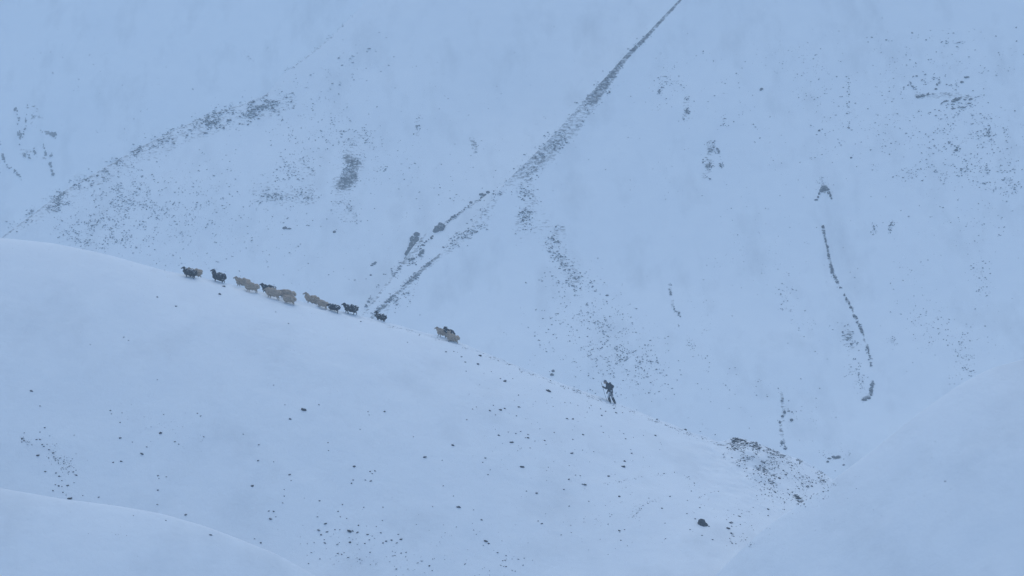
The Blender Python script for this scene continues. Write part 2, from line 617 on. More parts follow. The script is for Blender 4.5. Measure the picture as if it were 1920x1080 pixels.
def bm_arrays(bm):
    bm.verts.index_update()
    V = np.array([v.co[:] for v in bm.verts])
    F = np.array([[v.index for v in f.verts] for f in bm.faces])
    return V, F


ROCK_BM = [hull_rock(100 + i, 11 + i % 4) for i in range(10)]
ROCK_VF = [bm_arrays(b) for b in ROCK_BM]
STONE_ME = []
for i, b in enumerate([hull_rock(300 + i, 22 + i % 7, 0.8) for i in range(12)]):
    me = bpy.data.meshes.new('stone')
    b.to_mesh(me)
    me.materials.append(M['stone'])
    STONE_ME.append(me)


def scatter(name, items, mat, label, cat):
    """items: (point, normal, width, height ratio, tilt) -> one mesh of many small rocks"""
    VV, FF, base = [], [], 0
    for (p, nrm, wdt, hr, roll) in items:
        V, F = ROCK_VF[rng.integers(len(ROCK_VF))]
        a = rng.uniform(-0.5, 0.5) + (math.pi if rng.random() < .5 else 0)
        s = np.array([wdt, wdt * rng.uniform(0.6, 1.0), wdt * hr])
        v = V * s
        ca, sa = math.cos(a), math.sin(a)
        v = np.stack([v[:, 0] * ca - v[:, 1] * sa, v[:, 0] * sa + v[:, 1] * ca, v[:, 2]], -1)
        cr, sr = math.cos(roll), math.sin(roll)
        v = np.stack([v[:, 0] * cr + v[:, 2] * sr, v[:, 1], -v[:, 0] * sr + v[:, 2] * cr], -1)
        v = v + np.array(p) + np.array(nrm) * wdt * hr * 0.12
        VV.append(v)
        FF.append(F + base)
        base += len(v)
    o = link(name, mesh_np(name, np.concatenate(VV), np.concatenate(FF), smooth=False), mat)
    tag(o, label, cat, kind='stuff')
    return o


def stroke_points(pts, wid, n):
    """random picture points along a polyline"""
    P = np.array(pts, float)
    seg = np.hypot(*(P[1:] - P[:-1]).T)
    cum = np.concatenate([[0], np.cumsum(seg)])
    out = []
    for s in rng.uniform(0, cum[-1], n):
        i = min(np.searchsorted(cum, s, side='right') - 1, len(seg) - 1)
        t = (s - cum[i]) / seg[i]
        q = P[i] + t * (P[i + 1] - P[i])
        out.append(q + rng.normal(0, wid * 0.5, 2))
    return out


# (polyline, width, count, smallest and largest width in pixels, height ratio)
SCREE = [
    # left face
    ([(20, 432), (80, 388), (130, 354), (200, 316), (260, 282), (330, 247), (440, 206), (540, 186)], 14, 420, 2.0, 7.0, .5),
    ([(380, 235), (430, 222), (480, 215)], 16, 90, 3.0, 9.0, .45),
    ([(480, 205), (540, 188)], 14, 70, 3.0, 8.0, .45),
    ([(110, 375), (100, 390), (130, 380)], 16, 90, 2, 6, .5),
    ([(130, 440), (190, 435), (250, 440)], 42, 300, 2, 5, .55),
    ([(180, 360), (260, 350)], 45, 190, 2, 5, .5),
    ([(200, 395), (330, 380)], 55, 230, 2, 5, .5),
    ([(300, 420), (420, 400)], 60, 110, 2, 4.5, .5),
    ([(480, 372), (530, 365), (590, 368)], 14, 110, 2, 6, .45),
    ([(535, 330), (575, 315)], 34, 110, 2, 5.5, .5),
    ([(530, 240), (620, 260)], 50, 90, 2, 5, .5),
    ([(650, 250), (690, 270)], 24, 60, 2, 5, .5),
    ([(645, 380), (660, 410)], 26, 45, 2, 5, .5),
    ([(650, 297), (668, 308)], 13, 70, 2, 6, .5),
    ([(642, 344), (652, 338), (660, 328)], 17, 110, 2, 6, .5),
    ([(640, 320), (664, 322)], 12, 40, 2, 5, .5),
    ([(600, 160), (720, 90)], 40, 45, 2, 8, .3),
    ([(523, 141), (575, 105), (622, 68), (680, 10)], 3, 46, 1.6, 4, .5),
    ([(505, 95), (515, 88)], 6, 12, 2, 5, .6),
    ([(455, 95), (472, 115)], 5, 8, 2, 4, .6),
    ([(720, 310), (730, 330)], 14, 14, 2, 5, .5),
    ([(886, 262), (892, 282)], 5, 16, 2, 6, .6),
    ([(785, 220), (784, 250)], 6, 14, 2, 5, .6),
    ([(150, 470), (650, 500)], 60, 90, 2, 5, .5),
    ([(120, 300), (900, 330)], 170, 170, 1.6, 4, .5),
    ([(700, 120), (950, 250)], 80, 25, 1.6, 4, .5),
    # gully
    ([(900, 374), (872, 392), (858, 402), (838, 418)], 3, 36, 2.5, 6, .7),
    ([(755, 492), (733, 520), (705, 548), (683, 580)], 5, 70, 2.5, 8, .7),
    ([(795, 445), (790, 475), (770, 495)], 9, 34, 2.5, 7, .7),
    ([(740, 500), (720, 545)], 14, 25, 2.5, 6, .6),
    # right spur
    ([(1222, 56), (1172, 108), (1135, 155)], 7, 110, 2, 6, .6),
    ([(1140, 155), (1105, 195), (1070, 240)], 18, 130, 2, 6, .6),
    ([(1055, 250), (1020, 290), (975, 328)], 24, 150, 2, 6, .6),
    ([(955, 338), (900, 405)], 10, 60, 2, 5, .6),
    ([(905, 415), (840, 462)], 16, 90, 2, 6, .6),
    ([(810, 488), (770, 525), (730, 562), (697, 594)], 6, 110, 2, 7, .6),
    ([(780, 530), (730, 575)], 16, 60, 2, 6, .6),
    ([(975, 350), (995, 385), (978, 430)], 20, 130, 2, 6, .6),
    ([(1050, 432), (1035, 465), (1062, 500), (1078, 525)], 16, 130, 2, 6, .6),
    ([(1010, 520), (1110, 540)], 20, 30, 3, 6, .6),
    ([(1080, 560), (1130, 640), (1190, 700)], 75, 300, 2, 5, .65),
    ([(1160, 670), (1240, 700)], 34, 90, 2, 5.5, .65),
    ([(1030, 700), (1080, 705)], 14, 16, 2, 6, .6),
    ([(1255, 530), (1262, 575), (1275, 592)], 3, 34, 2, 5, .7),
    ([(1262, 140), (1240, 190)], 26, 44, 2, 6, .6),
    ([(1284, 185), (1290, 230)], 9, 50, 2, 6, .8),
    ([(1355, 230), (1368, 222)], 8, 18, 2, 5, .7),
    ([(1333, 270), (1327, 330)], 10, 80, 2, 6, .8),
    ([(1345, 280), (1355, 315)], 4, 12, 3, 7, .8),
    ([(1540, 340), (1550, 341)], 10, 12, 2, 4, .5),
    ([(1543, 425), (1550, 462), (1555, 482)], 1.6, 34, 2.5, 6, .8),
    ([(1557, 495), (1562, 512), (1575, 540)], 2.4, 40, 2.5, 7, .8),
    ([(1601, 592), (1606, 596), (1616, 622), (1621, 634)], 2.4, 34, 2.5, 7, .8),
    ([(1626, 648), (1630, 670), (1634, 686)], 3, 22, 2.5, 5, .8),
    ([(1575, 610), (1590, 640), (1605, 650)], 14, 50, 2, 6, .6),
    ([(1598, 675), (1606, 690)], 12, 24, 2, 5, .6),
    ([(1600, 705), (1620, 730)], 18, 36, 2, 5, .6),
    ([(1636, 715), (1634, 738), (1618, 750)], 3, 40, 2.5, 7, .8),
    ([(1466, 738), (1468, 752)], 3, 12, 2.5, 5, .7),
    ([(1470, 815), (1466, 830), (1472, 842)], 5, 18, 2.5, 6, .7),
    ([(1700, 165), (1760, 150), (1790, 165)], 22, 46, 3, 7, .6),
    ([(1780, 200), (1830, 190), (1800, 215)], 16, 30, 3, 8, .4),
    ([(1780, 75), (1800, 82)], 14, 14, 3, 7, .4),
    ([(1845, 220), (1860, 260)], 18, 34, 2.5, 6, .6),
    ([(1740, 240), (1830, 260), (1890, 240)], 50, 130, 2, 5, .6),
    ([(1670, 320), (1800, 320), (1910, 330)], 24, 110, 2, 6, .5),
    ([(1860, 340), (1900, 350)], 22, 80, 2, 5, .5),
    ([(1650, 100), (1670, 200), (1640, 300)], 40, 70, 1.6, 4.5, .6),
    ([(1500, 90), (1560, 250), (1530, 300)], 45, 70, 1.6, 4.5, .6),
    ([(1590, 140), (1592, 250)], 5, 26, 2, 5, .7),
    ([(1400, 90), (1520, 120)], 50, 30, 1.6, 4, .6),
    ([(1672, 410), (1668, 440)], 6, 16, 2, 5, .7),
    ([(1640, 420), (1640, 440)], 5, 14, 2, 4, .7),
    ([(1510, 435), (1512, 460)], 4, 14, 2, 4, .7),
    ([(1470, 550), (1500, 600)], 24, 30, 1.6, 4, .6),
    ([(1800, 640), (1820, 690), (1790, 720)], 20, 60, 2, 5, .6),
    ([(1830, 480), (1850, 560)], 24, 30, 1.8, 5, .6),
    ([(1700, 480), (1740, 650)], 40, 40, 1.6, 4, .6),
    ([(1380, 440), (1320, 640)], 50, 40, 1.6, 3.6, .6),
    ([(1670, 630), (1680, 650)], 8, 12, 2, 4, .6),
    ([(1290, 640), (1300, 650)], 8, 12, 2, 4, .6),
    ([(1300, 700), (1560, 800)], 60, 60, 1.6, 4, .6),
    ([(1000, 180), (1900, 500)], 220, 200, 1.4, 3.4, .6),
    ([(1540, 850), (1600, 850)], 14, 10, 2, 4, .6),
    ([(1660, 90), (1900, 120)], 60, 70, 2, 6, .5),
    ([(1700, 240), (1900, 300)], 70, 130, 2, 6, .55),
    ([(1560, 130), (1640, 330)], 60, 60, 2, 5, .6),
    ([(1760, 380), (1900, 420)], 60, 50, 2, 5, .6),
    ([(1440, 470), (1520, 640)], 40, 40, 2, 4.5, .6),
    ([(1700, 600), (1850, 640)], 50, 60, 2, 5, .6),
    ([(1310, 90), (1420, 260)], 50, 30, 2, 5, .6),
    ([(1010, 640), (1260, 660)], 70, 120, 2, 5, .6),
    ([(330, 330), (560, 420)], 80, 130, 2, 5, .5),
    ([(560, 170), (720, 330)], 60, 70, 2, 5, .5),
    ([(700, 300), (880, 380)], 60, 30, 2, 5, .5),
]
FAR_SCREE = [
    ([(30, 200), (40, 270)], 3, 14, 3, 7, 1.4),
    ([(95, 248), (104, 256)], 5, 14, 4, 9, .8),
    ([(76, 240), (80, 252)], 4, 10, 4, 8, .8),
    ([(42, 282), (50, 295)], 5, 10, 3, 7, .9),
    ([(94, 300), (99, 330)], 2, 10, 3, 6, 1.2),
    ([(160, 235), (180, 250)], 6, 6, 3, 5, .6),
    ([(52, 197), (48, 230), (42, 262)], 2, 14, 3, 5, 1.4),
    ([(58, 262), (66, 290)], 2, 8, 3, 5, 1.4),
    ([(80, 266), (86, 292)], 2, 9, 3, 5, 1.4),
    ([(98, 285), (95, 296)], 3, 6, 3, 6, 1.0),
    ([(0, 272), (10, 308), (42, 334)], 3, 20, 3, 7, .8),
    ([(0, 268), (3, 280)], 4, 8, 4, 8, 1.0),
    ([(50, 100), (400, 200)], 70, 22, 2, 4, .6),
]
NEAR_SCREE = [
    ([(1362, 830), (1383, 822), (1400, 832)], 7, 70, 2.0, 6.5, .7),
    ([(1365, 838), (1385, 838), (1420, 845)], 12, 110, 2.0, 5.5, .65),
    ([(1410, 832), (1440, 842), (1450, 848)], 7, 60, 2.0, 6.5, .6),
    ([(1360, 850), (1400, 858), (1430, 855)], 12, 60, 1.8, 5, .6),
    ([(1455, 848), (1468, 858)], 4, 18, 2.5, 6, .5),
    ([(1492, 860), (1508, 870)], 3, 22, 2.0, 5, .5),
    ([(1508, 872), (1535, 880)], 7, 30, 2.0, 5, .6),
    ([(1395, 862), (1430, 880), (1462, 898)], 6, 70, 2.0, 6, .5),
    ([(1440, 900), (1460, 910)], 4, 16, 2.5, 6, .45),
    ([(1470, 915), (1482, 908)], 3, 14, 2.5, 6, .5),
    ([(1480, 925), (1484, 938)], 3, 14, 2, 5, .8),
    ([(1490, 928), (1505, 940)], 3, 22, 2.5, 8, .6),
    ([(1450, 870), (1540, 900), (1500, 920)], 34, 260, 1.6, 5.0, .6),
    ([(1400, 870), (1440, 905), (1480, 945)], 26, 110, 1.6, 4.5, .6),
    ([(1380, 850), (1460, 870)], 22, 110, 1.6, 4.5, .6),
    ([(1535, 896), (1545, 904)], 5, 14, 2, 6, .6),
    ([(1290, 806), (1340, 826)], 7, 26, 1.8, 4.5, .6),
    ([(720, 607), (860, 648), (960, 690), (1060, 727), (1150, 760), (1240, 796), (1320, 828)], 3, 110, 1.5, 4.0, .35),
    ([(945, 680), (968, 688)], 2, 14, 2.5, 5, .4),
    ([(865, 650), (960, 688), (1050, 723), (1140, 756)], 2, 80, 1.8, 5, .35),
    ([(1160, 762), (1230, 791), (1300, 817), (1365, 838)], 2, 70, 1.8, 5, .35),
    ([(1130, 910), (1200, 895), (1250, 888)], 3, 24, 1.4, 3.0, .6),
    ([(1180, 970), (1230, 935)], 8, 24, 1.4, 3.5, .6),
    ([(1100, 990), (1200, 950)], 30, 26, 1.4, 3.2, .6),
    ([(1270, 900), (1420, 1000)], 46, 60, 1.4, 4, .6),
    ([(1370, 1010), (1410, 1018)], 10, 26, 2, 5, .6),
    ([(100, 850), (130, 880)], 22, 60, 1.5, 3.5, .6),
    ([(60, 830), (40, 825)], 8, 12, 1.5, 3.5, .6),
    ([(220, 770), (380, 830)], 34, 34, 1.2, 2.6, .5),
    ([(700, 1000), (640, 1010)], 14, 26, 1.5, 3.5, .6),
    ([(880, 720), (1240, 800)], 60, 70, 1.3, 3.0, .6),
    ([(900, 830), (1240, 900)], 60, 60, 1.3, 3.0, .6),
    ([(500, 980), (1240, 1000)], 50, 60, 1.3, 3.0, .6),
    ([(1500, 1000), (1850, 850)], 90, 26, 1.0, 2.6, .5),
    ([(40, 980), (300, 1010)], 30, 12, 1.0, 2.4, .5),
    ([(560, 1040), (1000, 1060)], 30, 80, 1.5, 6, .6),
]


def collect(table, allow, more=1.0, sf=1.0):
    out = []
    for (pts, wid, n, s0, s1, hr) in table:
        for q in stroke_points(pts, wid, int(n * more * 1.5)):
            if vnoise(np.array(q[0] / 13.0), np.array(q[1] / 9.0), 80) + rng.uniform(-.22, .22) < -0.04:
                continue
            h = at(q[0], q[1])
            if h is None or not h[2].startswith(allow):
                continue
            s = sf * (s0 * 0.85 + (s1 * 1.1 - s0 * 0.85) * rng.random() ** 2.8)
            out.append((h[0], h[1], s * K * h[0].y, hr * rng.uniform(.7, 1.3), rng.normal(0, .25)))
    return out


scatter('scree', collect(SCREE, 'mountain', 2.3, 1.0), M['scree'], 'many small dark stones poking through the snow on the mountain faces', 'scree')
scatter('scree', collect(FAR_SCREE, 'mountain', 2.0, 1.1), M['scree'], 'faint dark rocks on the far mountain at upper left, nearly lost in snowfall', 'scree')
scatter('scree', collect(NEAR_SCREE, 'hill', 2.2, 1.0), M['stone'], 'tiny dark stones and stony debris strewn over the snowy hillside below the flock', 'scree')


# --- crags and boulders one can pick out on the mountains
def lump(name, seed, pts, mat, sub=3, rough=0.22):
    """a craggy rock: overlapping displaced blobs remeshed into one body. pts: (x, y, z, rx, ry, rz) in metres"""
    bm = bmesh.new()
    for (x, y, z, rx, ry, rz) in pts:
        mt = Matrix.Translation((x, y, z)) @ Matrix.Diagonal((rx, ry, rz, 1))
        bmesh.ops.create_icosphere(bm, subdivisions=2, radius=1, matrix=mt)
    size = max(max(p[3], p[5]) for p in pts)
    me = remesh(bm, name, max(0.03, size * 0.09), 0)
    n = len(me.vertices)
    co = np.empty(n * 3, dtype=np.float32)
    no = np.empty(n * 3, dtype=np.float32)
    me.vertices.foreach_get('co', co)
    me.vertex_normals.foreach_get('vector', no)
    co, no = co.reshape(-1, 3), no.reshape(-1, 3)
    f = 2.2 / size
    dsp = fbm(co[:, 0] * f + seed, co[:, 2] * f * 1.5 + co[:, 1] * f, seed, 4)
    dsp += 0.6 * np.abs(fbm(co[:, 0] * f * 2 + co[:, 1] * f, co[:, 2] * f * 2.5, seed + 3, 3))
    co = co + no * (dsp * size * rough)[:, None]
    me.vertices.foreach_set('co', co.ravel())
    me.polygons.foreach_set('use_smooth', np.zeros(len(me.polygons), dtype=bool))
    me.update()
    me.materials.clear()
    me.materials.append(mat)
    return me


def remesh(bm, name, voxel, smooth):
    me = bpy.data.meshes.new(name + '_src')
    bm.to_mesh(me)
    bm.free()
    ob = bpy.data.objects.new(name + '_src', me)
    C.objects.link(ob)
    md = ob.modifiers.new('r', 'REMESH')
    md.mode = 'VOXEL'
    md.voxel_size = voxel
    if smooth:
        sm = ob.modifiers.new('s', 'SMOOTH')
        sm.iterations = smooth
        sm.factor = 0.5
    dg = bpy.context.evaluated_depsgraph_get()
    out = bpy.data.meshes.new_from_object(ob.evaluated_get(dg))
    out.name = name
    bpy.data.objects.remove(ob)
    bpy.data.meshes.remove(me)
    out.polygons.foreach_set('use_smooth', np.ones(len(out.polygons), dtype=bool))
    return out


def crag(px, py, seed, blobs, label, name='rock_outcrop', cat='rock', mat='crag', sink=0.3, group=None):
    """blobs: (dx, dy, rx, ry) in picture pixels about (px, py); built in metres where the land is"""
    h = at(px, py)
    if h is None:
        return
    p, nrm = h[0], h[1]
    s = K * p.y
    # direction up the face that moves one metre up in z
    up = Vector((0, nrm.z, -nrm.y))
    up = Vector((0, abs(up.y), abs(up.z)))
    if up.z < 0.05:
        up = Vector((0, 1.5, 1))
    up = up / up.z
    pts = []
    for (dx, dy, rx, ry) in blobs:
        c = Vector((dx * s, 0, 0)) + up * (-dy * s)
        # re-seat on the land
        hh = at(px + dx, py + dy)
        if hh is not None and (hh[0] - p).length < 12:
            c = hh[0] - p
        dep = min(rx, ry) * s * 0.9
        pts.append((c.x, c.y, c.z, rx * s, dep, ry * s))
    # blobs that touch are one rock; the others are rocks of their own
    grp = list(range(len(pts)))
    for i in range(len(pts)):
        for j in range(i):
            a, b = pts[i], pts[j]
            dd = math.sqrt(((a[0] - b[0]) / (a[3] + b[3])) ** 2 + ((a[1] - b[1]) / (a[4] + b[4])) ** 2 + ((a[2] - b[2]) / (a[5] + b[5])) ** 2)
            if dd < 0.86:
                gi, gj = grp[i], grp[j]
                grp = [gj if k == gi else k for k in grp]
    ids = sorted(set(grp), key=lambda k: -sum(pts[i][3] * pts[i][5] for i in range(len(pts)) if grp[i] == k))
    names = ['', 'small rock close beside the ', 'second small rock beside the ', 'third small rock beside the ', 'fourth small rock beside the ', 'fifth small rock beside the ', 'sixth small rock beside the ', 'seventh small rock beside the ', 'eighth small rock beside the ']
    for n_, k in enumerate(ids):
        me = lump(name, seed + 100 * n_, [pts[i] for i in range(len(pts)) if grp[i] == k], M[mat])
        o = link(name, me)
        o.location = p
        tag(o, ' '.join((names[min(n_, 8)] + lab_).split()[:16]) if (lab_ := label) else '', cat, group)


crag(1545, 358, 1, [(0, -5, 7, 5), (-5, 0, 4, 5), (5, -2, 6, 3), (9, 4, 3, 4), (12, 10, 2, 5), (14, 15, 1.4, 4), (-9, 6, 2, 4), (-11, 12, 2, 3), (-15, 17, 4, 2)],
     'dark arch-shaped crag standing alone on the right mountain face, legs curving down', 'rock_outcrop')
crag(775, 462, 2, [(6, -22, 6, 5), (2, -12, 9, 8), (-1, -2, 8, 7), (-5, 6, 7, 6), (-9, 14, 7, 7), (-11, 24, 6, 5), (-15, 31, 5, 3)],
     'tall slanting snow-streaked crag, the largest in the gully between the mountains')
crag(790, 474, 3, [(0, 0, 4, 4), (-4, 4, 3, 3), (3, -3, 3, 3)], 'small dark rock just right of the tall slanting gully crag')
crag(770, 487, 4, [(0, 0, 6, 3), (5, -2, 4, 2)], 'flat dark rock at the foot of the tall slanting gully crag')
crag(793, 460, 5, [(0, 0, 4, 2)], 'small flat dark rock beside the upper half of the slanting gully crag')
crag(823, 429, 6, [(0, 0, 10, 7), (-6, 4, 6, 5), (6, -4, 6, 6), (2, -8, 4, 4)], 'rounded dark boulder in the gully, upper right of the slanting crag')
crag(809, 447, 7, [(0, 0, 2.4, 4), (2, -4, 2, 2)], 'narrow dark rock hanging just below the rounded gully boulder')
crag(906, 369, 8, [(0, 3, 6, 4), (-3, -4, 5, 3), (3, -2, 4, 4)], 'dark lumpy boulder highest in the gully, below the dark ridge')
crag(915, 361, 9, [(0, 0, 4, 3)], 'small dark rock touching the upper right of the highest gully boulder')
crag(883, 380, 10, [(0, 0, 3.2, 3)], 'small dark rock down left of the highest gully boulder')
crag(848, 407, 11, [(0, 0, 3, 2)], 'small dark rock midway between the two round gully boulders')
crag(701, 495, 12, [(0, 0, 4, 2), (-4, 3, 3, 1.6), (3, -3, 3, 1.6)], 'slanting dark rock on the snow left of the gully')
crag(695, 516, 13, [(0, 0, 2.2, 1.8)], 'tiny dark rock under the slanting rock left of the gully')
crag(538, 428, 14, [(-4, 0, 5, 3), (4, 1, 5, 2)], 'flat dark rock alone on the left face, above the middle of the flock')
crag(627, 435, 15, [(0, 0, 3, 3)], 'small dark rock right of the flat lone rock on the left face')
crag(1428, 167, 16, [(0, 0, 3, 2.4), (-2, 2, 2, 2)], 'lone small dark rock high on the right mountain face')
crag(1536, 245, 17, [(0, 0, 2.6, 2.2)], 'lone small rock on the right face above the arch-shaped crag')
crag(1596, 296, 18, [(0, 0, 2.4, 2)], 'small rock right of and above the arch-shaped crag')
crag(1727, 181, 19, [(-5, 1, 5, 3), (3, -1, 5, 3)], 'long low dark outcrop, left one of two near the upper right corner')
crag(1792, 187, 20, [(-4, 3, 5, 3), (2, 0, 5, 4), (8, -3, 4, 2), (-18, 3, 6, 2)], 'long jagged dark outcrop, right one of two near the upper right corner')
crag(1820, 186, 21, [(0, 0, 4, 1.8)], 'short flat rock at the right tip of the jagged outcrop')
crag(1818, 194, 22, [(0, 0, 4, 1.4)], 'thin flat rock just under the right tip of the jagged outcrop')
crag(1804, 154, 23, [(0, 0, 4, 2.4), (9, -9, 6, 1.6)], 'dark rock above the jagged outcrop near the upper right corner')
crag(1755, 167, 24, [(0, 0, 3, 2), (2, -8, 2, 3)], 'small rock between the two long outcrops at upper right')
crag(1740, 177, 25, [(0, 0, 3, 2.4)], 'small round rock at the right end of the left long outcrop')
crag(1793, 282, 26, [(0, 0, 4, 2.6), (2, -5, 3, 1.6)], 'dark rock below the jagged outcrop, right part of the right face')
crag(1788, 204, 27, [(0, 0, 4, 1.8)], 'thin slanting rock below the jagged outcrop at upper right')
crag(1543, 426, 28, [(0, 0, 2.8, 4)], 'dark rock at the top of the long broken line of rocks on the right')
crag(1552, 464, 29, [(0, 0, 2.2, 4)], 'upright dark rock near the top of the broken line of rocks')
crag(1566, 520, 30, [(0, 0, 4, 2), (-5, -14, 2, 4)], 'paired rocks in the upper half of the broken line of rocks')
crag(1589, 565, 31, [(-6, -11, 1.8, 4), (-2, -3, 1.8, 5), (3, 5, 1.8, 5), (6, 12, 3, 3)], 'longest unbroken rib in the broken line of rocks')
crag(1603, 594, 32, [(0, 0, 4, 3), (4, 3, 2, 2)], 'squat rock right under the longest rib of the rock line')
crag(1615, 618, 33, [(0, 0, 2.6, 3)], 'round rock in the lower half of the broken line of rocks')
crag(1626, 652, 34, [(0, 0, 2.6, 3)], 'lowest rock in the broken line of rocks on the right')
crag(1634, 722, 35, [(0, 0, 3, 4)], 'upright rock at the top of the hooked rocks lower right')
crag(1629, 747, 36, [(0, 0, 4, 3), (4, -6, 2, 4), (-8, 3, 5, 3)], 'hook-shaped dark rocks low on the right face')
crag(1469, 778, 37, [(2, -4, 2.4, 5), (-2, 3, 3, 3)], 'upright dark rock low on the right face above the stony heap')
crag(1484, 788, 38, [(0, 0, 3.4, 3.4)], 'round rock right of the upright rock above the stony heap')
crag(1462, 793, 39, [(0, 0, 1.8, 5)], 'thin upright rock left of the round one above the stony heap')
crag(1482, 771, 40, [(-3, 0, 3, 1.4), (3, 2, 1.6, 2)], 'thin curved rock above the round one over the stony heap')
crag(1466, 752, 41, [(0, 0, 3, 2), (2, -4, 1.6, 2)], 'topmost rock of the short column above the stony heap')
crag(1561, 858, 42, [(-6, 2, 4, 2), (2, -1, 4, 2.4)], 'dark flat rock in the gully bed by the right snow slope')
crag(1572, 857, 43, [(0, 0, 4, 2)], 'small dark rock touching the flat rock in the gully bed')
crag(1552, 866, 44, [(0, 0, 2.6, 2.6)], 'small dark rock left of the flat rock in the gully bed')
crag(1582, 872, 45, [(0, 0, 3, 1.6)], 'small low rock right of the gully bed rocks')
crag(1138, 554, 46, [(0, 0, 3.4, 1.8), (-22, -8, 2.6, 1.4)], 'flat rock on the stony fan right of centre')
crag(1035, 703, 47, [(0, 0, 4, 3), (2, -7, 3, 3)], 'dark rock just beyond the crest left of the walker')

